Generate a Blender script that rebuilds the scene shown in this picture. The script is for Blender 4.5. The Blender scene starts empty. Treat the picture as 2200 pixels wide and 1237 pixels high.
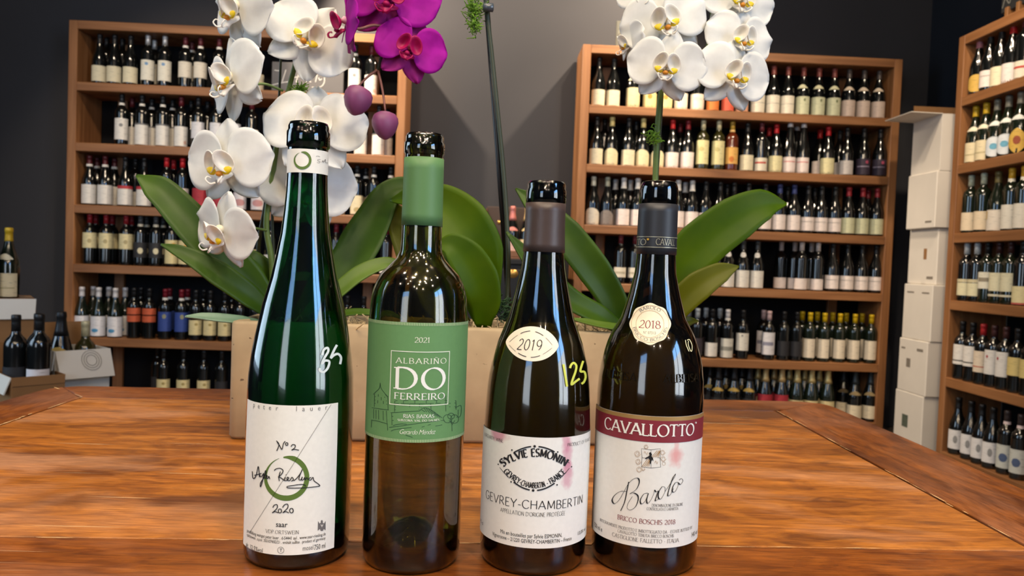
import bpy, math, random
from mathutils import Vector, Matrix
random.seed(7)
PI = math.pi
SC = bpy.context.scene
COL = SC.collection

# ------------------------------------------------------------------ camera
FPX, CX, CY = 1650.0, 1100.0, 618.5
YAW, PITCH, ROLL = .033, .034, .038
ZT = .76                      # table top
ZC = ZT + .226                # lens height
_F = Vector((math.sin(YAW)*math.cos(PITCH), math.cos(YAW)*math.cos(PITCH), -math.sin(PITCH)))
_R0 = Vector((math.cos(YAW), -math.sin(YAW), 0)); _U0 = _R0.cross(_F)
_R = _R0*math.cos(ROLL) + _U0*math.sin(ROLL)
_U = _U0*math.cos(ROLL) - _R0*math.sin(ROLL)
CAM = Vector((0, 0, ZC))
cam_data = bpy.data.cameras.new('camera'); cam = bpy.data.objects.new('camera', cam_data); COL.objects.link(cam)
cam_data.sensor_fit = 'HORIZONTAL'; cam_data.sensor_width = 36.0; cam_data.lens = 36.0*FPX/2200.0
cam_data.clip_start = .02; cam_data.clip_end = 60
m3 = Matrix((_R, _U, -_F)).transposed()
cam.matrix_world = Matrix.Translation(CAM) @ m3.to_4x4()
cam_data.dof.use_dof = True; cam_data.dof.focus_distance = .62; cam_data.dof.aperture_fstop = 15.0
SC.camera = cam

# ------------------------------------------------------------------ view, world, lights
SC.view_settings.view_transform = 'Standard'; SC.view_settings.look = 'None'
SC.view_settings.gamma = 1.0; SC.view_settings.use_curve_mapping = False
SC.view_settings.exposure = 0.50
try:
    SC.cycles.use_denoising = True
    SC.cycles.caustics_reflective = False; SC.cycles.caustics_refractive = False
    SC.cycles.sample_clamp_indirect = 6.0
    SC.cycles.max_bounces = 10; SC.cycles.transmission_bounces = 10; SC.cycles.transparent_max_bounces = 8
except Exception:
    pass
W = bpy.data.worlds.new('world'); SC.world = W; W.use_nodes = True
bg = W.node_tree.nodes['Background']; bg.inputs[0].default_value = (.55, .72, 1.0, 1); bg.inputs[1].default_value = .6

def lin(c):
    return tuple(((v/255)/12.92 if v/255 <= .04045 else ((v/255+.055)/1.055)**2.4) for v in c)
def area(name, loc, target, sx, sy, power, col):
    d = bpy.data.lights.new(name, 'AREA'); d.shape = 'RECTANGLE'; d.size = sx; d.size_y = sy; d.energy = power; d.color = col
    o = bpy.data.objects.new(name, d); COL.objects.link(o); o.location = loc
    o.rotation_euler = (Vector(target)-Vector(loc)).to_track_quat('-Z', 'Y').to_euler(); return o
def spot(name, loc, target, power, angle, col, rad=.03, blend=.4):
    d = bpy.data.lights.new(name, 'SPOT'); d.energy = power; d.spot_size = math.radians(angle); d.spot_blend = blend
    d.color = col; d.shadow_soft_size = rad
    o = bpy.data.objects.new(name, d); COL.objects.link(o); o.location = loc
    o.rotation_euler = (Vector(target)-Vector(loc)).to_track_quat('-Z', 'Y').to_euler(); return o
DAY = (.80, .90, 1.0); WARM = (1.0, .80, .58)
# daylight at the shop windows: street front behind the lens, and a side window left of the frame
area('daylight_street', (-2.05, -2.93, 1.42), (-2.05, 0, 1.42), 1.2, 1.5, 14, (.86, .93, 1.0))
area('daylight_sky', (-2.05, -2.93, 2.50), (-2.05, 0, 2.2), 1.2, .62, 8, (.25, .52, 1.0))
for y in (-2.02, -1.18):
    area('daylight_street', (2.78, y, 1.42), (0, y, 1.42), .74, 1.5, 17, (.86, .93, 1.0))
    area('daylight_sky', (2.78, y, 2.50), (0, y, 2.2), .74, .62, 13, (.22, .50, 1.0))
area('daylight_side', (-3.22, 1.55, 1.75), (0, 1.55, 1.55), 1.5, 1.9, 22, (.62, .82, 1.0))
# ceiling track spots and added label fill spots: x, y, z, target, power, cone, radius
for x, y, z, tx, ty, tz, p, a, rd in (
        (-1.12, 4.22, 3.05, -.15, 4.92, 1.75, 200, 84, .03), (1.12, 4.22, 3.05, .25, 4.92, 1.7, 130, 84, .03),          # wash on the wall between the bookcases
        (-1.7, 2.7, 3.4, -1.7, 4.75, 1.1, 60, 58, .07), (-.9, 2.5, 3.4, -1.2, 4.75, .9, 60, 58, .07), (1.1, 2.6, 3.4, 1.0, 4.75, 1.3, 95, 50, .07), (1.8, 2.7, 3.4, 1.9, 4.75, 1.1, 80, 50, .07),
        (1.2, 3.2, 3.4, 2.6, 3.3, 1.3, 70, 62, .07), (1.0, 2.5, 3.4, 2.6, 3.1, .7, 70, 62, .07), (-1.7, 2.0, 3.4, -2.2, 3.0, .6, 26, 55, .04),
        (.55, -.55, 3.2, .22, .75, .80, 50, 40, .05), (-.60, -.55, 3.2, -.22, .75, .80, 50, 40, .05), (.10, -1.2, 3.1, .0, .70, .85, 44, 36, .05),  # added fill spots behind the lens, brightening the bottle labels
        (.75, .9, 3.3, .25, 1.0, .80, 42, 46, .04), (-.75, .9, 3.3, -.25, 1.0, .80, 42, 46, .04), (.0, 1.9, 3.3, .0, 1.0, .80, 34, 46, .04)):
    spot('track_or_fill_spot', (x, y, z), (tx, ty, tz), p, a, WARM, rd)
for i in range(18):     # the small lamps of the pendant strings, seen as sparks in the glass
    an = i*2.4; d = bpy.data.lights.new('string_lamp', 'POINT'); d.energy = 8.0; d.color = WARM; d.shadow_soft_size = .036
    o = bpy.data.objects.new('string_lamp', d); COL.objects.link(o); o.location = (1.7*math.cos(an)*(.3+.05*i), -.9+1.5*math.sin(an)*(.3+.05*i), 2.9+.25*math.sin(i*1.7))

# ------------------------------------------------------------------ pixel helpers (2200 x 1237 frame)
def ray(px, py): return _F + _R*((px-CX)/FPX) - _U*((py-CY)/FPX)
def at(px, py, Y):
    r = ray(px, py); return CAM + r*(Y/r.y)
def atx(px, py, X):
    r = ray(px, py); return CAM + r*(X/r.x)
def atz(px, py, Z):
    r = ray(px, py); return CAM + r*((Z-ZC)/r.z)

# ------------------------------------------------------------------ materials
MATS = {}
def newmat(name):
    m = bpy.data.materials.new(name); m.use_nodes = True; nt = m.node_tree
    return m, nt, nt.nodes['Principled BSDF']
def simple(name, rgb, rough=.5, metal=0, spec=.5, noise=0, nscale=40, bump=0, bscale=200, trans=0, stretch=(1, 1, 1)):
    if name in MATS: return MATS[name]
    m, nt, b = newmat(name); c = lin(rgb)
    b.inputs['Base Color'].default_value = (*c, 1); b.inputs['Roughness'].default_value = rough
    b.inputs['Metallic'].default_value = metal; b.inputs['Specular IOR Level'].default_value = spec
    if noise or bump:
        tc = nt.nodes.new('ShaderNodeTexCoord'); mp = nt.nodes.new('ShaderNodeMapping'); mp.inputs['Scale'].default_value = stretch
        nt.links.new(tc.outputs['Object'], mp.inputs['Vector'])
    if noise:
        n = nt.nodes.new('ShaderNodeTexNoise'); n.inputs['Scale'].default_value = nscale; n.inputs['Detail'].default_value = 5
        nt.links.new(mp.outputs[0], n.inputs['Vector'])
        mx = nt.nodes.new('ShaderNodeMix'); mx.data_type = 'RGBA'
        mx.inputs['A'].default_value = (*[v*(1-noise) for v in c], 1); mx.inputs['B'].default_value = (*[min(1, v*(1+noise)) for v in c], 1)
        nt.links.new(n.outputs['Fac'], mx.inputs['Factor']); nt.links.new(mx.outputs['Result'], b.inputs['Base Color'])
    if bump:
        n2 = nt.nodes.new('ShaderNodeTexNoise'); n2.inputs['Scale'].default_value = bscale; n2.inputs['Detail'].default_value = 4
        nt.links.new(mp.outputs[0], n2.inputs['Vector'])
        bp = nt.nodes.new('ShaderNodeBump'); bp.inputs['Strength'].default_value = bump; bp.inputs['Distance'].default_value = .002
        nt.links.new(n2.outputs['Fac'], bp.inputs['Height']); nt.links.new(bp.outputs[0], b.inputs['Normal'])
    MATS[name] = m; return m
def ramp(nt, fac, stops):
    r = nt.nodes.new('ShaderNodeValToRGB'); e = r.color_ramp.elements
    while len(e) < len(stops): e.new(.5)
    for i, (p, c) in enumerate(stops): e[i].position = p; e[i].color = (*lin(c), 1)
    nt.links.new(fac, r.inputs[0]); return r.outputs[0]
def glass(name, wall, rough=.0, ior=1.5, th=.0028):
    """clear glass whose body absorbs; wall = transmittance of one wall thickness"""
    m, nt, b = newmat(name)
    b.inputs['Base Color'].default_value = (1, 1, 1, 1); b.inputs['Roughness'].default_value = rough
    b.inputs['Transmission Weight'].default_value = 1.0; b.inputs['IOR'].default_value = ior
    b.inputs['Coat Weight'].default_value = 1.0; b.inputs['Coat Roughness'].default_value = .10
    sg = [-math.log(v)/th for v in wall]; D = max(sg)*1.02
    va = nt.nodes.new('ShaderNodeVolumeAbsorption'); va.inputs['Density'].default_value = D; va.inputs['Color'].default_value = (*[1-v/D for v in sg], 1)
    nt.links.new(va.outputs[0], nt.nodes['Material Output'].inputs['Volume'])
    MATS[name] = m; return m
def wood(name, dark, mid, light, axis='X', scale=1.0, rough=.45, coat=0):
    m, nt, b = newmat(name)
    tc = nt.nodes.new('ShaderNodeTexCoord'); mp = nt.nodes.new('ShaderNodeMapping')
    s = {'X': (1.5, 22, 22), 'Y': (22, 1.5, 22), 'Z': (22, 22, 1.5)}[axis]
    mp.inputs['Scale'].default_value = tuple(v*scale for v in s); nt.links.new(tc.outputs['Object'], mp.inputs['Vector'])
    oi = nt.nodes.new('ShaderNodeObjectInfo'); ad = nt.nodes.new('ShaderNodeVectorMath'); ad.operation = 'ADD'
    cm = nt.nodes.new('ShaderNodeMath'); cm.operation = 'MULTIPLY'; cm.inputs[1].default_value = 37.0
    nt.links.new(oi.outputs['Random'], cm.inputs[0]); nt.links.new(mp.outputs[0], ad.inputs[0]); nt.links.new(cm.outputs[0], ad.inputs[1])
    n = nt.nodes.new('ShaderNodeTexNoise'); n.inputs['Scale'].default_value = 1.0; n.inputs['Detail'].default_value = 7; n.inputs['Distortion'].default_value = .6
    nt.links.new(ad.outputs[0], n.inputs['Vector'])
    c = ramp(nt, n.outputs['Fac'], ((.25, dark), (.5, mid), (.75, light))); nt.links.new(c, b.inputs['Base Color'])
    b.inputs['Roughness'].default_value = rough; b.inputs['Coat Weight'].default_value = coat; b.inputs['Coat Roughness'].default_value = .2
    bp = nt.nodes.new('ShaderNodeBump'); bp.inputs['Strength'].default_value = .15; bp.inputs['Distance'].default_value = .001
    nt.links.new(n.outputs['Fac'], bp.inputs['Height']); nt.links.new(bp.outputs[0], b.inputs['Normal'])
    MATS[name] = m; return m
def tabletop(name, axis, tint=(1, 1, 1)):
    m, nt, b = newmat(name); L = nt.links
    tc = nt.nodes.new('ShaderNodeTexCoord'); mp = nt.nodes.new('ShaderNodeMapping'); L.new(tc.outputs['Object'], mp.inputs['Vector'])
    if axis == 'Y': mp.inputs['Rotation'].default_value = (0, 0, PI/2); mp.inputs['Location'].default_value = (3.1, 1.7, 0)
    def noise(fx, fy, detail=6, dist=0.0, seed=0):
        q = nt.nodes.new('ShaderNodeMapping'); q.inputs['Scale'].default_value = (fx, fy, fy); q.inputs['Location'].default_value = (seed, seed*1.7, 0); L.new(mp.outputs[0], q.inputs['Vector'])
        n = nt.nodes.new('ShaderNodeTexNoise'); n.inputs['Scale'].default_value = 1; n.inputs['Detail'].default_value = detail; n.inputs['Distortion'].default_value = dist; n.inputs['Roughness'].default_value = .62
        L.new(q.outputs[0], n.inputs['Vector']); return n.outputs['Fac']
    def mix(A, B, fac, mode='MIX'):
        x = nt.nodes.new('ShaderNodeMix'); x.data_type = 'RGBA'; x.blend_type = mode
        for sock, v in (('A', A), ('B', B)):
            if isinstance(v, tuple): x.inputs[sock].default_value = (*v, 1)
            else: L.new(v, x.inputs[sock])
        if isinstance(fac, float): x.inputs['Factor'].default_value = fac
        else: L.new(fac, x.inputs['Factor'])
        return x.outputs['Result']
    def band(f, lo, hi, amt=1.0):
        r = nt.nodes.new('ShaderNodeMapRange'); r.inputs['From Min'].default_value = lo; r.inputs['From Max'].default_value = hi; r.inputs['To Max'].default_value = amt; L.new(f, r.inputs['Value']); return r.outputs[0]
    g1 = noise(5, 46, 7, 1.1); g2 = noise(38, 420, 4, .2, 5); bl = noise(3.4, 9, 5, .6, 11); bl2 = noise(2.2, 5, 5, .5, 23); sc = noise(6, 330, 1, .0, 31); knot = noise(14, 30, 4, 1.6, 41)
    c = ramp(nt, g1, ((.32, (92, 52, 24)), (.45, (146, 86, 34)), (.56, (178, 110, 46)), (.70, (208, 144, 78))))
    c = mix(c, ramp(nt, knot, ((.38, (128, 74, 32)), (.62, (206, 132, 50)))), .45)
    c = mix(c, lin((92, 54, 36)), band(bl, .50, .62, .80))              # dark worn patches
    c = mix(c, lin((198, 148, 112)), band(bl2, .50, .62, .60))           # scuffed, dull pinkish patches
    c = mix(c, ramp(nt, g2, ((.34, (96, 56, 32)), (.56, (255, 246, 235)))), .38, 'MULTIPLY')
    c = mix(c, lin((240, 210, 165)), band(sc, .74, .79, .8))             # fine pale scratches
    if tint != (1, 1, 1): c = mix(c, tint, 1.0, 'MULTIPLY')
    L.new(c, b.inputs['Base Color'])
    rr = nt.nodes.new('ShaderNodeMapRange'); rr.inputs['From Min'].default_value = .3; rr.inputs['From Max'].default_value = .7; rr.inputs['To Min'].default_value = .24; rr.inputs['To Max'].default_value = .48; L.new(bl2, rr.inputs['Value'])
    L.new(rr.outputs[0], b.inputs['Roughness'])
    bp = nt.nodes.new('ShaderNodeBump'); bp.inputs['Strength'].default_value = .3; bp.inputs['Distance'].default_value = .0006
    L.new(g2, bp.inputs['Height']); L.new(bp.outputs[0], b.inputs['Normal'])
    MATS[name] = m; return m
def paint(name, rgb):
    return simple(name, rgb, .75, noise=.06, nscale=3, bump=.1, bscale=90, spec=.25)
def thin_leafy(name, rgb, rgb2, trans, rough=.45, nscale=20, stretch=(1, 1, 1), spec=.3):
    m, nt, b = newmat(name); L = nt.links
    tc = nt.nodes.new('ShaderNodeTexCoord'); mp = nt.nodes.new('ShaderNodeMapping'); mp.inputs['Scale'].default_value = stretch
    L.new(tc.outputs['Object'], mp.inputs['Vector'])
    n = nt.nodes.new('ShaderNodeTexNoise'); n.inputs['Scale'].default_value = nscale; n.inputs['Detail'].default_value = 4; L.new(mp.outputs[0], n.inputs['Vector'])
    c = ramp(nt, n.outputs['Fac'], ((.3, rgb), (.7, rgb2))); L.new(c, b.inputs['Base Color'])
    b.inputs['Roughness'].default_value = rough; b.inputs['Specular IOR Level'].default_value = spec
    t = nt.nodes.new('ShaderNodeBsdfTranslucent'); L.new(c, t.inputs['Color'])
    ms = nt.nodes.new('ShaderNodeMixShader'); ms.inputs[0].default_value = trans
    out = nt.nodes['Material Output']; L.new(b.outputs[0], ms.inputs[1]); L.new(t.outputs[0], ms.inputs[2]); L.new(ms.outputs[0], out.inputs['Surface'])
    MATS[name] = m; return m

shelf_wood = wood('shelf_wood', (118, 76, 44), (150, 101, 61), (174, 123, 80), 'X', 1.0, .5)
shelf_wood_v = wood('shelf_wood_upright', (118, 76, 44), (150, 101, 61), (174, 123, 80), 'Z', 1.0, .5)
shelf_wood_y = wood('shelf_wood_side', (118, 76, 44), (150, 101, 61), (174, 123, 80), 'Y', 1.0, .5)
shade_dark = simple('shelf_shade_black', (16, 17, 21), .8, spec=.2)  # near-black colour stands in for the shade inside the shelves
wall_paint = paint('charcoal_paint', (66, 66, 70))
navy_paint = paint('dark_side_paint', (40, 46, 56))
concrete_floor = simple('floor_concrete', (96, 88, 80), .6, noise=.2, nscale=4)
ceiling_paint = paint('ceiling_paint', (60, 60, 62))
tab_x = tabletop('worn_table_wood_long', 'X'); tab_y = tabletop('worn_border_wood_cross', 'Y', (.60, .50, .48)); tab_b = tabletop('worn_border_wood_long', 'X', (.60, .50, .48))

# ------------------------------------------------------------------ mesh helpers
def mesh(name, verts, faces, smooth=False):
    me = bpy.data.meshes.new(name); me.from_pydata([tuple(v) for v in verts], [], faces); me.update()
    if smooth: me.polygons.foreach_set('use_smooth', [True]*len(me.polygons))
    return me
def obj(name, me, mat=None, parent=None, loc=None, rotz=0):
    o = bpy.data.objects.new(name, me); COL.objects.link(o)
    if mat is not None and me is not None and len(me.materials) == 0: me.materials.append(mat)
    if parent is not None: o.parent = parent
    if loc is not None: o.location = loc
    if rotz: o.rotation_euler = (0, 0, rotz)
    return o
def tag(o, label=None, cat=None, group=None, kind=None):
    if label: o['label'] = label
    if cat: o['category'] = cat
    if group: o['group'] = group
    if kind: o['kind'] = kind
    return o
def empty(name, loc=(0, 0, 0), rotz=0):
    o = bpy.data.objects.new(name, None); COL.objects.link(o); o.location = loc; o.rotation_euler = (0, 0, rotz); o.empty_display_size = .05; return o
def box_data(x0, x1, y0, y1, z0, z1, b=.003):
    """a box with chamfered vertical and horizontal edges, 24 verts"""
    v = []; f = []
    b = min(b, (x1-x0)*.45, (y1-y0)*.45, (z1-z0)*.45)
    X = (x0, x1); Y = (y0, y1); Z = (z0, z1)
    idx = {}
    for i in (0, 1):
        for j in (0, 1):
            for k in (0, 1):
                sx, sy, sz = (1, -1)[i], (1, -1)[j], (1, -1)[k]
                for a, d in (('x', (0, sy*b, sz*b)), ('y', (sx*b, 0, sz*b)), ('z', (sx*b, sy*b, 0))):
                    idx[(i, j, k, a)] = len(v); v.append((X[i]+d[0], Y[j]+d[1], Z[k]+d[2]))
    q = lambda *l: f.append(tuple(idx[t] for t in l))
    for i in (0, 1):
        q(*[(i, j, k, 'x') for j, k in ((0, 0), (1, 0), (1, 1), (0, 1))][::(1 if i else -1)])
    for j in (0, 1):
        q(*[(i, j, k, 'y') for i, k in ((0, 0), (1, 0), (1, 1), (0, 1))][::(-1 if j else 1)])
    for k in (0, 1):
        q(*[(i, j, k, 'z') for i, j in ((0, 0), (1, 0), (1, 1), (0, 1))][::(1 if k else -1)])
    for i in (0, 1):
        for j in (0, 1):
            q((i, j, 0, 'x'), (i, j, 1, 'x'), (i, j, 1, 'y'), (i, j, 0, 'y'))
    for i in (0, 1):
        for k in (0, 1):
            q((i, 0, k, 'x'), (i, 1, k, 'x'), (i, 1, k, 'z'), (i, 0, k, 'z'))
    for j in (0, 1):
        for k in (0, 1):
            q((0, j, k, 'y'), (1, j, k, 'y'), (1, j, k, 'z'), (0, j, k, 'z'))
    for i in (0, 1):
        for j in (0, 1):
            for k in (0, 1): q((i, j, k, 'x'), (i, j, k, 'y'), (i, j, k, 'z'))
    return v, f
def fixn(me):
    import bmesh
    bm = bmesh.new(); bm.from_mesh(me); bmesh.ops.recalc_face_normals(bm, faces=bm.faces); bm.to_mesh(me); bm.free(); return me
def box(name, x0, x1, y0, y1, z0, z1, mat, parent=None, b=.003):
    v, f = box_data(x0, x1, y0, y1, z0, z1, b)
    return obj(name, fixn(mesh(name, v, f)), mat, parent)
def boxes(name, lst, mat, parent=None, b=.003):
    V = []; Fs = []
    for bx in lst:
        v, f = box_data(*bx, b); o = len(V); V += v; Fs += [tuple(i+o for i in t) for t in f]
    return obj(name, fixn(mesh(name, V, Fs)), mat, parent)
def lathe(name, prof, n=32, smooth=True, close=False):
    V = []; F_ = []
    for r, z in prof:
        for k in range(n):
            a = 2*PI*k/n; V.append((r*math.cos(a), r*math.sin(a), z))
    m = len(prof)
    for i in range(m-1):
        for k in range(n):
            k2 = (k+1) % n; F_.append((i*n+k, i*n+k2, (i+1)*n+k2, (i+1)*n+k))
    if close:
        for k in range(n):
            k2 = (k+1) % n; i = m-1; F_.append((i*n+k, i*n+k2, k2, k))
    else:
        if prof[0][0] > 1e-5: F_.append(tuple(range(n-1, -1, -1)))
        if prof[-1][0] > 1e-5: F_.append(tuple((m-1)*n+k for k in range(n)))
    return mesh(name, V, F_, smooth)
def catmull(pts, per=8):
    if len(pts) < 3: return [Vector(p) for p in pts]
    P = [Vector(p) for p in pts]; P = [P[0]*2-P[1]] + P + [P[-1]*2-P[-2]]; out = []
    for i in range(1, len(P)-2):
        for k in range(per):
            t = k/per
            out.append(.5*((2*P[i]) + (P[i+1]-P[i-1])*t + (2*P[i-1]-5*P[i]+4*P[i+1]-P[i+2])*t*t + (3*P[i]-P[i-1]-3*P[i+1]+P[i+2])*t**3))
    out.append(P[-2]); return out
def tube_data(pts, rad, n=8, taper=None):
    V = []; F_ = []; m = len(pts); up = Vector((.13, .92, .37)).normalized()
    for i, p in enumerate(pts):
        t = (Vector(pts[min(i+1, m-1)])-Vector(pts[max(i-1, 0)])).normalized()
        a = t.cross(up); a = a.normalized() if a.length > 1e-4 else Vector((1, 0, 0)); b = t.cross(a)
        r = rad[i] if isinstance(rad, (list, tuple)) else rad
        for k in range(n):
            w = 2*PI*k/n; V.append(Vector(p) + a*(r*math.cos(w)) + b*(r*math.sin(w)))
    for i in range(m-1):
        for k in range(n):
            k2 = (k+1) % n; F_.append((i*n+k, i*n+k2, (i+1)*n+k2, (i+1)*n+k))
    F_.append(tuple(range(n-1, -1, -1))); F_.append(tuple((m-1)*n+k for k in range(n)))
    return V, F_
def tube(name, pts, rad, mat, parent=None, n=8):
    v, f = tube_data(pts, rad, n); return obj(name, mesh(name, v, f, True), mat, parent)
def solid(o, th, off=0):
    md = o.modifiers.new('thickness', 'SOLIDIFY'); md.thickness = th; md.offset = off; return o

# ------------------------------------------------------------------ room
def struct(o): o['kind'] = 'structure'; return o
struct(box('floor', -3.4, 2.95, -3.1, 5.1, -.1, 0, concrete_floor))
struct(box('ceiling', -3.4, 2.95, -3.1, 5.1, 3.6, 3.7, ceiling_paint))
struct(box('wall_back', -3.4, 2.95, 4.92, 5.1, 0, 3.6, wall_paint))
struct(boxes('wall_right', [(2.80, 2.95, -.75, 4.92, 0, 3.6), (2.80, 2.95, -3.1, -2.45, 0, 3.6), (2.80, 2.95, -2.45, -.75, 0, .6), (2.80, 2.95, -2.45, -.75, 2.9, 3.6)], navy_paint))
struct(boxes('wall_left', [(-3.4, -3.25, -3.1, .7, 0, 3.6), (-3.4, -3.25, 2.4, 4.92, 0, 3.6), (-3.4, -3.25, .7, 2.4, 0, .7), (-3.4, -3.25, .7, 2.4, 2.8, 3.6)], navy_paint))
struct(boxes('wall_front', [(-3.4, -2.7, -3.1, -2.95, 0, 3.6), (-1.4, 2.8, -3.1, -2.95, 0, 3.6), (-2.7, -1.4, -3.1, -2.95, 0, .6), (-2.7, -1.4, -3.1, -2.95, 2.9, 3.6)], navy_paint))
wf = simple('window_frame_paint', (40, 60, 110), .5)
struct(boxes('window_1', [(-2.7, -1.4, -3.06, -3.0, 2.83, 2.9), (-2.7, -2.65, -3.06, -3.0, .66, 2.83), (-1.45, -1.4, -3.06, -3.0, .66, 2.83), (-2.7, -1.4, -3.06, -3.0, .6, .66)], wf))
struct(boxes('window_2', [(2.84, 2.9, -2.45, -.75, 2.83, 2.9), (2.84, 2.9, -2.45, -2.4, .66, 2.83), (2.84, 2.9, -.8, -.75, .66, 2.83), (2.84, 2.9, -1.63, -1.57, .66, 2.83), (2.84, 2.9, -2.45, -.75, .6, .66)], wf))

# ------------------------------------------------------------------ tasting table
tb = empty('tasting_table', (-.05, .92, 0)); tag(tb, 'worn wooden tasting table with framed plank top under the wine bottles', 'table')
def slab(name, poly, z0, z1, mat, parent, bev=.004, off=(-.05, .92, 0)):
    n = len(poly); c = Vector((sum(p[0] for p in poly)/n, sum(p[1] for p in poly)/n))
    V = []
    for zz, ins in ((z0, 0), (z1-bev, 0), (z1-bev*.3, bev*.3), (z1, bev)):
        for p in poly:
            d = (c-Vector(p)); d = d.normalized()*ins if ins else Vector((0, 0)); V.append((p[0]+d.x-off[0], p[1]+d.y-off[1], zz-off[2]))
    F_ = [tuple(range(n-1, -1, -1)), tuple(range(3*n, 4*n))]
    for l in range(3):
        for k in range(n): F_.append((l*n+k, l*n+(k+1) % n, (l+1)*n+(k+1) % n, (l+1)*n+k))
    return obj(name, mesh(name, V, F_), mat, parent)
# outer corners (plan): front-left, front-right, back-right, back-left
FL, FR, BR, BL = (-.700, .478), (.590, .512), (.598, 1.331), (-.682, 1.252)
IFL, IFR, IBR, IBL = (-.592, .588), (.469, .6225), (.478, 1.228), (-.598, 1.160)
g = .0018
def lerp(a, b, t): return (a[0]+(b[0]-a[0])*t, a[1]+(b[1]-a[1])*t)
def rounded(corner, a, b, r=.06, k=6):
    A = Vector(corner)+(Vector(a)-Vector(corner)).normalized()*r; B = Vector(corner)+(Vector(b)-Vector(corner)).normalized()*r; C = Vector(corner)
    return [tuple((A*(1-t)**2 + C*2*t*(1-t) + B*t*t)) for t in [i/k for i in range(k+1)]]
slab('centre_board', [(IFL[0]+g, IFL[1]+g), (IFR[0]-g, IFR[1]+g), (IBR[0]-g, IBR[1]-g), (IBL[0]+g, IBL[1]-g)], ZT-.035, ZT, tab_x, tb, .0015)
slab('border_plank', rounded(FL, IFL, FR, .02)[3:] + rounded(FR, FL, IFR, .02)[:4] + [(IFR[0]+g, IFR[1]-g), (IFL[0]-g, IFL[1]-g)], ZT-.035, ZT+.0004, tab_b, tb, .002)
def mid_round(c, p, q, r): 
    rr = rounded(c, p, q, r, 8); return rr
rb = mid_round(BR, FR, BL, .055); lb = mid_round(BL, BR, FL, .055)
slab('border_plank', [(IBL[0]+g, IBL[1]+g), (IBR[0]-g, IBR[1]+g)] + rb[4:] + lb[:5], ZT-.035, ZT-.0003, tab_b, tb, .003)
slab('border_plank', [(IFR[0]+g, IFR[1]+g), (FR[0]-.004, FR[1]+.006)] + rb[:5] + [(IBR[0]+g, IBR[1]-g)], ZT-.035, ZT+.0002, tab_y, tb, .002)
slab('border_plank', [(IFL[0]-g, IFL[1]+g), (IBL[0]-g, IBL[1]-g)] + lb[4:] + [(FL[0]+.004, FL[1]+.006)], ZT-.035, ZT-.0002, tab_y, tb, .002)
bare = simple('bare_worn_edge', (214, 176, 126), .6, noise=.3, nscale=200)
re_ = random.Random(5)
def worn_edge(A, B, dens, wmax):
    V = []; F_ = []; A = Vector(A); B = Vector(B); L_ = (B-A).length; d = (B-A)/L_; n = Vector((-d.y, d.x)); t = 0
    while t < L_:
        ln = re_.uniform(.004, .05)
        if re_.random() < dens:
            k = 5; o = len(V); off = re_.uniform(-.0016, .0016)
            for i in range(k+1):
                u = min(L_, t+ln*i/k); w = wmax*math.sin(PI*(i+.3)/(k+.6))*re_.uniform(.3, 1)
                p = A+d*u+n*off; V += [(p.x-n.x*w+.05, p.y-n.y*w-.92, ZT+.0006), (p.x+n.x*w+.05, p.y+n.y*w-.92, ZT+.0006)]
            F_ += [(o+2*i, o+2*i+2, o+2*i+3, o+2*i+1) for i in range(k)]
        t += ln*re_.uniform(.7, 1.5)
    obj('worn_edge', mesh('worn_edge', V, F_), bare, tb)
worn_edge(IFL, IBL, .75, .0016); worn_edge(IFL, IFR, .55, .0008); worn_edge(IFR, IBR, .6, .0011); worn_edge((IBL[0]-.08, IBL[1]+.07), IBL, .6, .0016)
tab_leg = wood('table_leg_wood', (70, 38, 22), (110, 60, 34), (140, 80, 44), 'Z')
for (x, y) in ((-.60, .57), (.50, .60), (.50, 1.23), (-.58, 1.16)):
    box('leg', x-.035+.05, x+.035+.05, y-.035-.92, y+.035-.92, 0, ZT-.036, tab_leg, tb)
boxes('apron', [(-.56+.05, .46+.05, .555-.92, .58-.92, ZT-.13, ZT-.036), (-.54+.05, .46+.05, 1.17-.92, 1.195-.92, ZT-.13, ZT-.036)], tab_leg, tb)

# ------------------------------------------------------------------ bookcases
SH = (1.94, 1.588, 1.226, .878, .445, .085)     # upper faces of the six shelves
HEADZ = 2.295
def bookcase(name, x0, x1, y0, y1, label):
    r = empty(name, (x0, y0, 0)); tag(r, label, 'bookcase', 'wooden wine bookcases')
    w = x1-x0; d = y1-y0; t = .05
    for a in (0, w-t): box('side_panel', a, a+t, 0, d, 0, HEADZ, shelf_wood_v, r)
    box('top_board', t, w-t, 0, d, HEADZ-.05, HEADZ, shelf_wood, r)
    for z in SH: box('shelf', t, w-t, 0, d, z-.05, z, shelf_wood, r)
    for a in (.16, w-.26): box('back_post', a, a+.06, d-.03, d-.002, 0.0, HEADZ-.06, shelf_wood_v, r)
    box('shade_panel', t, w-t, d, d+.012, .02, HEADZ-.01, shade_dark, r)  # added sheet that darkens the shelf interior
    return r
YF, YB = 4.60, 4.90
bookcase('bookcase', -2.485, -.52, YF, YB, 'wooden bookcase of wine carrying the small chalkboard reading Italy')
bookcase('bookcase', .52, 2.458, YF, YB, 'wooden bookcase of wine beside the stacked white cartons')
XS = 2.43
sr = empty('bookcase', (XS, 2.0, 0)); tag(sr, 'wooden bookcase of wine on the side wall past the white cartons', 'bookcase', 'wooden wine bookcases')
SH3 = (1.93, 1.58, 1.222, .872, .467, .075); H3 = 2.25; LS = 2.0
for a in (0, LS-.05): box('side_panel', 0, .31, a, a+.05, 0, H3, shelf_wood_v, sr)
box('top_board', 0, .31, .05, LS-.05, H3-.05, H3, shelf_wood_y, sr); box('shade_panel', .311, .323, .05, LS-.05, .02, H3-.01, shade_dark, sr)  # sheet behind the shelves is added to darken the interior
for z in SH3: box('shelf', 0, .31, .05, LS-.05, z-.05, z, shelf_wood_y, sr)

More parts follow.
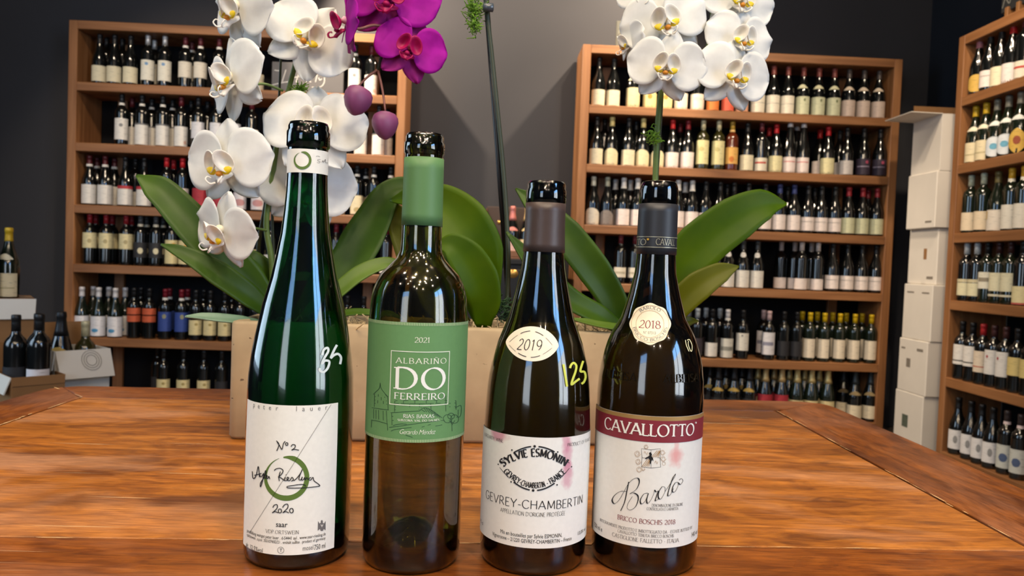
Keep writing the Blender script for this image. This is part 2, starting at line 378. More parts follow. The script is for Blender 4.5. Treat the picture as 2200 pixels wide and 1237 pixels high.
# ------------------------------------------------------------------ wine bottles on the shelves
def proj(p):
    d = Vector(p)-CAM; z = d.dot(_F); return CX+FPX*d.dot(_R)/z, CY-FPX*d.dot(_U)/z
def x_for(px, Y, z):
    x = 0.0
    for _ in range(6):
        py = proj((x, Y, z))[1]; x = at(px, py, Y).x
    return x
def y_for(px, X, z):
    y = 3.3
    for _ in range(6):
        py = proj((X, y, z))[1]; y = atx(px, py, X).y
    return y
PROF = {
 'bdx': [(.030, 0), (.0355, .0015), (.0372, .006), (.0375, .02), (.0375, .185), (.0368, .197), (.034, .208), (.028, .218), (.0205, .226), (.0158, .234), (.0145, .242), (.0138, .272), (.0138, .281), (.0150, .282), (.0150, .291), (.0142, .298), (.0125, .300)],
 'bur': [(.032, 0), (.0385, .0015), (.0408, .006), (.041, .02), (.041, .128), (.0402, .142), (.0375, .158), (.0325, .175), (.0265, .193), (.0210, .211), (.0172, .229), (.0152, .245), (.0145, .262), (.0143, .275), (.0157, .276), (.0157, .286), (.0148, .293), (.0130, .295)],
 'flu': [(.030, 0), (.0360, .0015), (.0383, .006), (.0385, .02), (.0385, .125), (.037, .150), (.0335, .178), (.0285, .206), (.0230, .235), (.0183, .264), (.0155, .290), (.0145, .310), (.0155, .312), (.0155, .322), (.0140, .328)],
 'cha': [(.034, 0), (.0410, .0015), (.0438, .006), (.044, .02), (.044, .135), (.0430, .152), (.0395, .172), (.0335, .195), (.0270, .220), (.0210, .246), (.0172, .270), (.0160, .290), (.0172, .293), (.0172, .302), (.0160, .312), (.0140, .315)],
}
CAPZ = {'bdx': .243, 'bur': .238, 'flu': .280, 'cha': .225}
def rad_at(prof, z):
    for (r0, z0), (r1, z1) in zip(prof, prof[1:]):
        if z0 <= z <= z1 and z1 > z0: return r0+(r1-r0)*(z-z0)/(z1-z0)
    return prof[-1][0]
def patch(name, prof, z0, z1, a0, a1, eps, na=14, nz=2, arch=0.0, shape=None):
    """label sheet hugging the bottle; angle 0 faces the viewer (-Y), positive to the right"""
    V = []; F_ = []
    for j in range(nz+1):
        for i in range(na+1):
            s = i/na; a = a0+(a1-a0)*s; top = z1-arch*(2*s-1)**2
            lo = z0
            if shape == 'round':
                h = (z1-z0)/2; c = (z0+z1)/2; k = math.sqrt(max(0, 1-(2*s-1)**2)); lo, top = c-h*k, c+h*k
            if shape == 'diamond':
                h = (z1-z0)/2; c = (z0+z1)/2; k = 1-abs(2*s-1)**1.3; lo, top = c-h*k, c+h*k
            z = lo+(top-lo)*j/nz; r = rad_at(prof, z)+eps
            V.append((r*math.sin(a), -r*math.cos(a), z))
    for j in range(nz):
        for i in range(na): F_.append((j*(na+1)+i, j*(na+1)+i+1, (j+1)*(na+1)+i+1, (j+1)*(na+1)+i))
    return mesh(name, V, F_, True)
def shelfglass(name, rgb):
    m, nt, b = newmat(name); b.inputs['Base Color'].default_value = (*lin(rgb), 1); b.inputs['Roughness'].default_value = .12
    b.inputs['Specular IOR Level'].default_value = 1.0; MATS[name] = m; return m
G = {'k': shelfglass('black_bottle_glass', (14, 16, 16)), 'g': shelfglass('green_bottle_glass', (22, 30, 20)), 'o': shelfglass('olive_bottle_glass', (52, 50, 22)), 'a': shelfglass('amber_bottle_glass', (96, 40, 18))}
PAPER = {}
def paper(rgb):
    k = tuple(rgb)
    if k in PAPER: return PAPER[k]
    m, nt, b = newmat('label_paper_%02x%02x%02x' % k); L = nt.links; c = lin(rgb)
    tc = nt.nodes.new('ShaderNodeTexCoord'); mp = nt.nodes.new('ShaderNodeMapping'); mp.inputs['Scale'].default_value = (30, 30, 260); L.new(tc.outputs['Object'], mp.inputs['Vector'])
    n = nt.nodes.new('ShaderNodeTexNoise'); n.inputs['Scale'].default_value = 1; n.inputs['Detail'].default_value = 1; L.new(mp.outputs[0], n.inputs['Vector'])
    r = nt.nodes.new('ShaderNodeValToRGB'); r.color_ramp.elements[0].position = .60; r.color_ramp.elements[0].color = (*c, 1)
    r.color_ramp.elements[1].position = .72; r.color_ramp.elements[1].color = (*[v*.62 for v in c], 1)
    L.new(n.outputs['Fac'], r.inputs[0]); L.new(r.outputs[0], b.inputs['Base Color']); b.inputs['Roughness'].default_value = .65
    PAPER[k] = m; return m
def foil(rgb, metal=0, rough=.35): return simple('foil_%d_%d_%d' % tuple(rgb), rgb, rough, metal)
CREAM = (232, 222, 190); WHITE = (236, 232, 224); PINKW = (238, 226, 220); YEL = (226, 208, 150); DK = (26, 26, 28); RED = (150, 30, 38); SIL = (196, 196, 198); WCAP = (225, 222, 222)
GREENW = (212, 214, 178); GREYW = (206, 200, 196); GOLD = (190, 160, 90); YCAP = (215, 180, 20); OR = (222, 128, 62)
# type: shape, glass, capsule colour, label colour, z0, z1, half angle, arch, shape, neck label colour, extra [(z0,z1,a0,a1,colour,name)], words
T = {
 'c': ('bur', 'k', DK, CREAM, .014, .105, 72, 0, None, None, [], 'cream-labelled'),
 'ct': ('bur', 'k', DK, CREAM, .006, .098, 72, 0, None, None, [], 'cream-labelled'),
 'cs': ('bdx', 'k', SIL, (236, 232, 216), .032, .150, 72, 0, None, None, [(.118, .136, -.45, .1, (120, 160, 200), 'emblem')], 'silver-capped'),
 'cm': ('bdx', 'k', (90, 30, 36), (230, 222, 205), .058, .150, 74, 0, None, WHITE, [], 'red-capped'),
 'wt': ('bdx', 'k', DK, WHITE, .030, .155, 70, 0, None, WHITE, [(.105, .125, -.25, .3, (140, 140, 140), 'emblem')], 'tall white-labelled'),
 'wl': ('bdx', 'k', DK, WHITE, .006, .122, 72, 0, None, WHITE, [(.124, .130, -1.25, 1.25, (110, 110, 112), 'label_band')], 'low white-labelled'),
 'wr': ('bdx', 'k', (96, 26, 34), WHITE, .006, .122, 72, 0, None, None, [(.018, .04, .4, .9, (220, 180, 160), 'emblem')], 'red-capped white-labelled'),
 'wm': ('bdx', 'k', DK, (232, 232, 236), .056, .152, 70, 0, None, None, [], 'grey-white-labelled'),
 'w3': ('bur', 'k', (86, 26, 30), WHITE, .010, .122, 74, 0, None, WHITE, [], 'white-labelled red-capped'),
 'wb': ('bur', 'k', DK, WHITE, .010, .104, 74, 0, None, None, [(.104, .122, -1.29, 1.29, (190, 60, 66), 'label_band')], 'red-banded white-labelled'),
 'rc': ('bdx', 'k', (205, 40, 46), (226, 214, 204), .010, .120, 72, 0, None, None, [(.03, .09, .1, .7, (170, 90, 90), 'emblem')], 'bright-red-capped'),
 'rl': ('cha', 'k', (170, 30, 40), (176, 50, 62), .010, .125, 80, 0, None, None, [], 'red-labelled'),
 'pk': ('bdx', 'k', DK, (232, 226, 228), .012, .110, 72, 0, None, None, [(.03, .07, -.9, .9, (205, 150, 150), 'emblem')], 'pink-printed white-labelled'),
 'cd': ('bdx', 'k', DK, (232, 220, 184), .010, .120, 72, 0, None, WHITE, [(.02, .05, -.5, .5, (190, 170, 120), 'emblem')], 'cream-labelled white-necked'),
 'yr': ('bdx', 'k', RED, (232, 220, 172), .096, .186, 76, 0, None, None, [(.125, .15, -.3, .3, (190, 176, 130), 'emblem')], 'red-capped yellow-cream-labelled'),
 'bk': ('bdx', 'k', (70, 70, 72), (48, 48, 50), .050, .140, 76, 0, None, (190, 186, 170), [(.072, .108, -.42, .42, (222, 214, 180), 'emblem')], 'black-labelled'),
 'yo': ('bdx', 'k', DK, (232, 216, 160), .020, .160, 74, 0, None, WHITE, [(.07, .145, -.2, .75, (226, 180, 96), 'emblem')], 'yellow-labelled'),
 'w': ('bdx', 'k', DK, WHITE, .012, .095, 72, 0, None, None, [], 'white-labelled'),
 'we': ('bdx', 'k', (120, 30, 40), WHITE, .012, .100, 72, 0, None, None, [(.04, .075, -.3, .3, (215, 130, 130), 'emblem')], 'white-labelled red-crested'),
 'wc': ('bur', 'g', WCAP, (238, 238, 242), .008, .125, 76, 0, None, None, [(.03, .052, -.9, .1, (90, 160, 205), 'emblem')], 'white-capped blue-splashed'),
 'ob': ('bdx', 'k', DK, (205, 96, 60), .100, .138, 78, 0, None, None, [(.145, .182, -1.36, 1.36, (205, 96, 60), 'label_band')], 'double orange-banded'),
 'bl': ('bdx', 'k', (120, 22, 38), (52, 76, 150), .050, .165, 76, 0, None, WHITE, [(.125, .152, -.3, .3, (150, 150, 120), 'emblem')], 'blue-labelled'),
 'cl': ('bdx', 'k', DK, (228, 212, 158), .034, .122, 74, 0, None, None, [(.09, .105, -.2, .3, (170, 150, 90), 'emblem')], 'yellow-cream-labelled'),
 'd': ('bdx', 'k', DK, (40, 40, 44), .03, .12, 70, 0, None, None, [], 'dark-labelled'),
 'cn': ('bur', 'k', DK, (236, 222, 172), .004, .118, 76, 0, None, (236, 226, 190), [], 'broad cream-labelled neck-labelled'),
 'cg': ('bur', 'k', (200, 180, 90), (238, 222, 160), .004, .100, 76, .012, None, None, [(.055, .085, -.35, .35, (222, 150, 60), 'emblem')], 'yellow-cream orange-crested'),
 'wo': ('bur', 'k', DK, (238, 226, 206), .004, .098, 76, 0, None, None, [(.058, .082, -.6, .6, (205, 200, 190), 'emblem')], 'oval-crested white-labelled'),
 'or': ('bdx', 'k', DK, (236, 138, 66), .006, .105, 80, .01, None, None, [(.0, .010, -1.4, 1.4, (238, 190, 150), 'label_band')], 'orange-labelled'),
 'co': ('bdx', 'k', DK, (236, 104, 76), .006, .105, 80, .01, None, None, [(.0, .010, -1.4, 1.4, (240, 200, 180), 'label_band')], 'coral-labelled'),
 'pe': ('bdx', 'k', DK, (238, 176, 140), .006, .085, 80, 0, None, None, [], 'peach-labelled'),
 'ww': ('bur', 'k', (120, 60, 54), (234, 226, 206), .005, .112, 78, 0, None, None, [(.06, .064, -1.2, 1.2, (190, 184, 170), 'label_band')], 'wide white-labelled'),
 'gn': ('bur', 'k', (120, 60, 54), GREENW, .005, .112, 78, 0, None, (220, 216, 176), [(.082, .1, .3, .6, (120, 130, 90), 'emblem')], 'pale-green-labelled neck-labelled'),
 'pn': ('bur', 'k', (70, 62, 60), (206, 186, 172), .005, .102, 74, 0, None, (214, 196, 172), [], 'beige-labelled neck-labelled'),
 'ca': ('bur', 'k', (214, 196, 130), (234, 222, 180), .004, .104, 76, .03, None, None, [], 'arched cream-labelled'),
 'rd': ('bur', 'k', (190, 34, 36), PINKW, .004, .094, 74, 0, None, None, [], 'scarlet-capped white-labelled'),
 'rd2': ('bur', 'k', (120, 24, 34), PINKW, .004, .100, 76, 0, None, None, [], 'maroon-capped white-labelled'),
 'py': ('bdx', 'o', (206, 198, 160), (228, 220, 164), .032, .175, 80, 0, None, None, [(.11, .135, -.4, .4, (200, 190, 130), 'emblem')], 'tall pale-yellow-labelled'),
 'am': ('bdx', 'a', (176, 140, 50), (230, 178, 96), .040, .140, 80, 0, None, (232, 190, 120), [(.05, .085, -.4, .4, (205, 120, 50), 'emblem')], 'amber glass orange-labelled'),
 'rs': ('bdx', 'k', (96, 36, 44), (234, 226, 206), .006, .084, 76, 0, None, None, [(.05, .06, -1, 1, (196, 70, 60), 'label_band')], 'red-striped white-labelled'),
 'ry': ('bur', 'k', (170, 24, 34), (226, 218, 170), .004, .100, 76, 0, None, None, [], 'red-capped pale-yellow-labelled'),
 'wp': ('flu', 'k', WCAP, (238, 224, 218), .004, .096, 70, 0, None, None, [(.066, .072, -1, 1, (220, 140, 140), 'label_band')], 'white-capped pink-striped'),
 'gw': ('bur', 'k', DK, GREYW, .006, .090, 72, 0, None, None, [], 'grey-labelled'),
 'pu': ('bur', 'k', DK, (58, 48, 64), .010, .105, 80, 0, None, None, [(.075, .095, .3, .75, (190, 80, 110), 'emblem'), (.055, .062, -.9, .9, (150, 140, 160), 'label_band')], 'purple-labelled'),
 'wa': ('bur', 'k', (205, 205, 190), (236, 226, 206), .004, .104, 76, .03, None, None, [], 'pale-capped arched-label'),
 'ga': ('bur', 'k', (170, 170, 150), (140, 130, 124), .004, .094, 74, .03, None, None, [], 'grey arched-label'),
 'wk': ('bur', 'k', (216, 214, 212), PINKW, .008, .104, 76, 0, None, WHITE, [], 'white-capped white-labelled'),
 'wd': ('bur', 'k', DK, PINKW, .018, .100, 76, 0, None, None, [(.07, .076, -.9, .9, (196, 186, 180), 'label_band')], 'dark-capped white-labelled'),
 'wu': ('bur', 'k', (50, 60, 110), PINKW, .018, .108, 76, 0, None, None, [], 'blue-capped white-labelled'),
 'gr': ('bur', 'k', (150, 40, 50), GREENW, .012, .106, 76, 0, None, None, [], 'red-capped pale-green-labelled'),
 'wi': ('bdx', 'k', (110, 40, 44), (234, 226, 206), .040, .100, 72, 0, None, None, [(.062, .074, -.9, .9, (196, 186, 160), 'label_band')], 'small white-labelled'),
 'wn': ('bur', 'k', (60, 60, 60), (234, 230, 220), .006, .110, 74, 0, None, 'dot', [], 'medallion-necked white-labelled'),
 'wk2': ('bdx', 'k', (214, 204, 200), PINKW, .008, .074, 76, 0, None, None, [], 'white-capped low-labelled'),
 'sv': ('bdx', 'k', (176, 186, 192), (60, 52, 60), .03, .12, 70, 0, None, None, [], 'silver-capped dark-labelled'),
 'wv': ('bdx', 'k', WCAP, (222, 220, 208), .008, .124, 76, 0, None, WHITE, [(.05, .075, -1.1, 1.1, (150, 150, 140), 'label_band')], 'landscape-labelled white-capped'),
 'w5': ('bdx', 'k', DK, (232, 228, 216), .054, .160, 76, 0, None, None, [(.14, .15, -.15, .15, (120, 120, 120), 'emblem')], 'high white-labelled'),
 'pp': ('bdx', 'k', (220, 190, 190), (230, 228, 232), .034, .170, 72, 0, None, None, [(.09, .112, -1, .8, (150, 150, 170), 'label_band')], 'pink-capped grey-striped'),
 'yc': ('bdx', 'g', YCAP, (230, 218, 196), .024, .140, 62, 0, None, None, [], 'yellow-capped'),
 'oc': ('bdx', 'k', (220, 150, 20), (40, 40, 42), .02, .1, 60, 0, None, None, [], 'orange-capped'),
 'chg': ('cha', 'g', (206, 186, 130), (216, 200, 150), .03, .12, 70, 0, None, None, [], 'gold-foiled sparkling'),
 'chb': ('cha', 'k', (34, 34, 36), (40, 40, 42), .03, .12, 70, 0, None, (190, 160, 80), [], 'black-foiled sparkling'),
 'chr': ('cha', 'k', (196, 170, 120), (170, 44, 58), .05, .15, 80, 0, None, None, [], 'gold-foiled red-labelled sparkling'),
 'chk': ('cha', 'k', (52, 60, 66), (226, 214, 186), .02, .10, 70, 0, None, (150, 130, 90), [], 'dark-foiled sparkling'),
 'gd': ('bur', 'k', (196, 130, 140), (216, 176, 84), .012, .100, 76, 0, 'round', None, [], 'round gold-labelled'),
 'rb': ('bur', 'g', (120, 120, 110), (226, 232, 236), .010, .108, 78, 0, 'round', (230, 232, 225), [(.045, .075, -.5, .4, (110, 176, 205), 'emblem')], 'round blue-white-labelled'),
 'dm': ('bur', 'g', (120, 120, 110), (222, 182, 84), .002, .122, 82, 0, 'diamond', (230, 232, 225), [(.045, .085, -.4, .4, (160, 80, 50), 'emblem')], 'yellow diamond-labelled'),
 'cy': ('bur', 'g', (214, 176, 40), (232, 218, 180), .006, .104, 74, 0, None, (230, 222, 196), [(.04, .045, -1, 1, (190, 176, 130), 'label_band')], 'yellow-capped cream-labelled'),
 'sc': ('bdx', 'g', (206, 214, 190), (228, 210, 180), .014, .106, 76, 0, None, None, [], 'pale-capped cream-labelled'),
 'yn': ('bdx', 'g', (226, 176, 50), (236, 230, 214), .010, .124, 76, 0, None, (238, 232, 214), [], 'golden-capped neck-labelled'),
 'sb': ('bur', 'g', (110, 100, 60), (232, 222, 206), .006, .106, 74, 0, None, None, [(.06, .1, -1.2, -.9, (210, 170, 60), 'label_band')], 'olive-capped white-labelled'),
 'dl': ('bdx', 'k', (214, 222, 226), (222, 216, 180), .030, .095, 78, 0, None, None, [(.098, .114, -1.36, 1.36, (206, 196, 160), 'label_band')], 'white-capped two-part-labelled'),
 'hd': ('bdx', 'g', DK, (230, 226, 206), .070, .152, 76, 0, None, None, [(.105, .125, -.9, .9, (150, 140, 120), 'label_band')], 'dark-capped sketch-labelled'),
 'hc': ('bdx', 'g', (60, 30, 30), (230, 224, 190), .062, .150, 80, 0, None, None, [(.036, .046, -1.3, 1.3, (222, 216, 190), 'label_band')], 'brown-capped pale-labelled'),
 'sp': ('bdx', 'k', DK, (232, 220, 170), .014, .090, 78, 0, None, None, [(.006, .014, -1.3, 1.3, (196, 96, 84), 'label_band')], 'red-edged cream-labelled'),
 's5': ('bdx', 'k', DK, (230, 226, 220), .100, .180, 72, 0, None, None, [(.078, .094, -1.25, 1.25, (230, 226, 220), 'label_band')], 'split white-labelled'),
 's6': ('bdx', 'k', (176, 40, 44), (228, 212, 190), .060, .165, 74, 0, None, None, [(.085, .09, -1.2, 1.2, (190, 90, 60), 'label_band')], 'red-capped red-lined'),
 's7': ('bdx', 'k', (70, 40, 40), (230, 226, 220), .062, .180, 66, 0, None, None, [(.14, .155, -.7, -.4, (170, 60, 70), 'emblem')], 'tall plain white-labelled'),
 's8': ('bdx', 'k', DK, (222, 200, 130), .080, .165, 78, 0, None, None, [], 'straw-yellow-labelled'),
 'b1': ('bur', 'k', DK, (232, 230, 230), .030, .128, 60, 0, None, None, [(.06, .1, -.2, .3, (150, 150, 150), 'emblem')], 'plain white-labelled'),
 'b2': ('bdx', 'k', (60, 50, 50), (206, 208, 200), .030, .140, 72, 0, None, (220, 200, 200), [(.06, .1, -.6, .4, (80, 96, 130), 'emblem')], 'blue-printed grey-labelled'),
}
BMESH = {}
def bottle_meshes(k):
    if k in BMESH: return BMESH[k]
    sh, gl, cc, lc, z0, z1, ha, arch, shape, neck, extra, words_ = T[k]
    prof = PROF[sh]; parts = []
    body = BMESH.get('body'+sh+gl)
    if body is None:
        body = lathe('bottle_glass', prof, 24); body.materials.append(G[gl]); BMESH['body'+sh+gl] = body
    cz = CAPZ[sh]; H = prof[-1][1]
    cp = [(rad_at(prof, cz)+.0006, cz)] + [(r+.0006, z) for r, z in prof if z > cz+.002] + [(.004, H+.0008)]
    cm = lathe('capsule', cp, 20); cm.materials.append(foil(cc, .55 if cc in (SIL, GOLD) or sh == 'cha' else .15, .38)); parts.append(('capsule', cm))
    A = math.radians(ha)
    lm = patch('paper_label', prof, z0, z1, -A, A, .0008, 14, 3, arch, shape); lm.materials.append(paper(lc)); parts.append(('paper_label', lm))
    if neck == 'dot':
        c = .205; nm = patch('neck_label', prof, c-.016, c+.016, -.75, .75, .001, 10, 2, 0, 'round'); nm.materials.append(paper(WHITE)); parts.append(('neck_label', nm))
    elif neck is not None:
        if sh in ('bur', 'cha') and neck != WHITE: nz = (.162, .186, .9, .02)
        elif sh == 'cha': nz = (.232, .246, 3.1, 0)
        else: nz = (CAPZ[sh]-.008, CAPZ[sh]+.006, 1.4, 0)
        nm = patch('neck_label', prof, nz[0], nz[1], -nz[2], nz[2], .0012, 12, 2, nz[3]); nm.materials.append(paper(neck)); parts.append(('neck_label', nm))
    for (e0, e1, ea0, ea1, ec, en) in extra:
        em = patch(en, prof, e0, e1, ea0, ea1, .0014, 8, 1, 0, 'round' if en == 'emblem' else None); em.materials.append(paper(ec)); parts.append((en, em))
    BMESH[k] = (body, parts); return BMESH[k]
ORD = ['first', 'second', 'third', 'fourth', 'fifth', 'sixth', 'seventh', 'eighth', 'ninth', 'tenth', 'eleventh', 'twelfth', 'thirteenth', 'fourteenth', 'fifteenth', 'sixteenth', 'seventeenth', 'eighteenth', 'nineteenth', 'twentieth', 'twenty-first', 'twenty-second', 'twenty-third', 'twenty-fourth']
def put_bottle(k, loc, rot, label, group, scale=1.0, tilt=None):
    body, parts = bottle_meshes(k)
    o = obj('wine_bottle', body, None, None, loc); o.rotation_euler = (tilt[0] if tilt else 0, tilt[1] if tilt else 0, rot)
    if scale != 1.0: o.scale = (scale,)*3
    tag(o, label, 'wine bottle', group)
    for n, m in parts: obj(n, m, None, o)
    return o
ROWN = ['top', 'second', 'third', 'fourth', 'fifth', 'lowest']
def row(case, ri, items, back=()):
    z = SH[ri]
    for depth, lst in ((0, items), (1, back)):
        for i, (px, k) in enumerate(lst):
            Y = YF+(.055 if not depth else .155)
            sh = T[k][0]; Y += .004 if sh in ('bur', 'cha') else 0
            x = x_for(px, Y, z+.08)
            if depth: lab = '%s wine bottle, back row, %s from left, %s shelf of %s bookcase' % (T[k][11], ORD[i], ROWN[ri], case)
            else: lab = '%s wine bottle, front row, %s from left, %s shelf of %s bookcase' % (T[k][11], ORD[i], ROWN[ri], case)
            rot = math.atan2(x, Y)*-1 + random.uniform(-.12, .12)
            put_bottle(k, (x, Y, z), -rot*0+random.uniform(-.15, .1)-math.atan2(x, Y), lab, 'bottles on the %s shelf of the %s bookcase' % (ROWN[ri], case))
row('Italy', 0, [(213.5, 'c'), (245.5, 'c'), (280, 'c'), (317, 'cs'), (353.5, 'cs'), (397.6, 'cm'), (430, 'cm'), (470, 'cm'), (505, 'cm'), (552, 'ct'), (762, 'wt'), (797, 'wr')], [(228, 'd'), (331, 'cs'), (262, 'd'), (412, 'cm')])
row('Italy', 1, [(261, 'wt'), (304.5, 'wl'), (349, 'wl'), (388.6, 'wr'), (425, 'wm'), (464, 'wm'), (503, 'wm'), (540, 'wr'), (775, 'wl'), (813, 'wl')], [(283, 'wr'), (325, 'wl'), (370, 'wl'), (410, 'd'), (445, 'd'), (830, 'wl')])
row('Italy', 2, [(191.4, 'w3'), (225, 'w3'), (268.6, 'wb'), (309, 'wb'), (357, 'rc'), (391, 'rc'), (430, 'rl'), (472, 'rl'), (516, 'pk'), (553, 'pk'), (728, 'cd'), (766, 'cd'), (802, 'cd'), (838, 'cd')], [(208, 'w3'), (245, 'w3'), (290, 'w'), (372, 'rc'), (785, 'cd')])
row('Italy', 3, [(192, 'yr'), (227, 'yr'), (270, 'yr'), (301, 'bk'), (334, 'bk'), (368.5, 'yo'), (398, 'yo'), (430, 'w'), (470, 'w'), (505, 'cl'), (541, 'cl'), (581, 'w'), (721, 'we'), (757, 'we'), (793, 'we'), (829, 'we')], [(205, 'yr'), (240, 'yr'), (283, 'yr'), (315, 'bk'), (350, 'bk'), (740, 'we')])
row('Italy', 4, [(175, 'wc'), (211, 'wc'), (247, 'wc'), (287, 'ob'), (320, 'ob'), (354, 'bl'), (389, 'bl'), (420, 'cl'), (451, 'cl'), (482, 'cl'), (515, 'd'), (548, 'w'), (745, 'd'), (780, 'd')], [(199, 'wc'), (233, 'wc'), (268, 'wc'), (302, 'd'), (363, 'bl'), (402, 'bl'), (437, 'd'), (497, 'd')])
row('Italy', 5, [(351, 'cl'), (393.5, 'cl'), (437, 'cl'), (475, 'd')], [(338, 'd')])
row('carton-side', 0, [(1285, 'ct'), (1317, 'ct'), (1360, 'cn'), (1396, 'cg'), (1430, 'cg'), (1463, 'wo'), (1498, 'wo'), (1531.6, 'or'), (1563.6, 'co'), (1594, 'pe'), (1628, 'ww'), (1660, 'ww'), (1691, 'ww'), (1724, 'gn'), (1757, 'gn'), (1790, 'gn'), (1822, 'pn'), (1854, 'pn'), (1886, 'pn')])
row('carton-side', 1, [(1280.6, 'ct'), (1313, 'ca'), (1349, 'ct'), (1380, 'ca'), (1411.6, 'ca'), (1443, 'rd'), (1476, 'rd2'), (1508.5, 'py'), (1542, 'py'), (1571, 'am'), (1604, 'ct'), (1634, 'rs'), (1665.5, 'ry'), (1695, 'wp'), (1724, 'wp'), (1777, 'ry'), (1818, 'gw'), (1854, 'pu'), (1889, 'pu')], [(1297, 'd'), (1365, 'ct'), (1459, 'rd2'), (1650, 'rd'), (1709, 'wp'), (1759, 'rd'), (1802, 'gw')])
row('carton-side', 2, [(1273, 'wa'), (1303, 'ga'), (1338, 'wk'), (1368, 'wk'), (1455, 'wk'), (1485, 'wk'), (1514.5, 'wd'), (1545, 'wd'), (1575, 'wd'), (1606, 'wd'), (1642, 'wd'), (1673, 'wu'), (1704, 'wu'), (1734, 'wd'), (1763, 'wd'), (1792, 'wd'), (1821, 'gr'), (1851, 'gr'), (1882, 'gr')], [(1320, 'wk'), (1352, 'wk'), (1470, 'wk'), (1560, 'wd'), (1690, 'wd'), (1748, 'wd'), (1862, 'gr')])
row('carton-side', 3, [(1331.5, 'wi'), (1362, 'wi'), (1467, 'wi'), (1497, 'wn'), (1530, 'wn'), (1563, 'wn'), (1594.7, 'wn'), (1625.5, 'wn'), (1720, 'wk2'), (1755, 'wk2'), (1787, 'wd'), (1819, 'wd'), (1850, 'wd'), (1880, 'wd')], [(1545, 'wn'), (1676, 'wk2'), (1705, 'wk2'), (1741, 'wk2')])
row('carton-side', 4, [(1262, 'oc'), (1294, 'oc'), (1496, 'sv'), (1528, 'w'), (1561, 'wv'), (1594, 'w5'), (1650, 'pp'), (1682, 'd'), (1709.5, 'd'), (1738, 'yc'), (1769, 'yc'), (1802, 'yc'), (1834, 'yc'), (1869, 'yc')], [(1478, 'sv'), (1514, 'sv'), (1544, 'sv'), (1638, 'pp'), (1721, 'yc'), (1753, 'yc'), (1786, 'yc'), (1815, 'yc'), (1849, 'yc')])
row('carton-side', 5, [(1541, 'chb'), (1575, 'chb'), (1608, 'chb'), (1642, 'chr'), (1677, 'chr'), (1710, 'chg'), (1741, 'chg'), (1776, 'chg'), (1835, 'chk'), (1868, 'chk')], [(1524, 'chb'), (1558, 'chb'), (1592, 'chb'), (1626, 'chg'), (1661, 'chr'), (1693, 'chg'), (1726, 'chg'), (1757, 'chg'), (1810, 'chk')])
def side_row(ri, items):
    z = SH3[ri]; X = XS+.050; last = 3.95+.038
    for i, (px, k) in enumerate(items):
        y = min(y_for(px, X, z+.08), last-.0835); last = y
        put_bottle(k, (X, y, z), -math.atan2(X, y)*1.0-.25+random.uniform(-.1, .1), '%s wine bottle, %s from the cartons on %s shelf of side-wall bookcase' % (T[k][11], ORD[i], ROWN[ri]), 'bottles on the %s shelf of the side-wall bookcase' % ROWN[ri])
side_row(0, [(2101, 'gd'), (2124.7, 'wd'), (2147, 'ct'), (2171, 'rd'), (2195, 'rs')])
side_row(1, [(2093, 'cy'), (2112, 'cy'), (2134, 'rb'), (2159, 'rb'), (2186, 'dm')])
side_row(2, [(2083, 'sc'), (2110, 'sc'), (2141, 'sb'), (2170, 'yn'), (2197, 'yn')])
side_row(3, [(2061, 'dl'), (2084, 'dl'), (2112, 'hd'), (2140, 'hc'), (2168, 'hc'), (2195, 'sp')])
side_row(4, [(2064, 's5'), (2084, 's5'), (2103, 's6'), (2123, 's7'), (2146, 's7'), (2170, 's8'), (2196, 's8')])
side_row(5, [(2056, 'b1'), (2083, 'b1'), (2106, 'b1'), (2130, 'b1'), (2160, 'b2'), (2189, 'b2')])

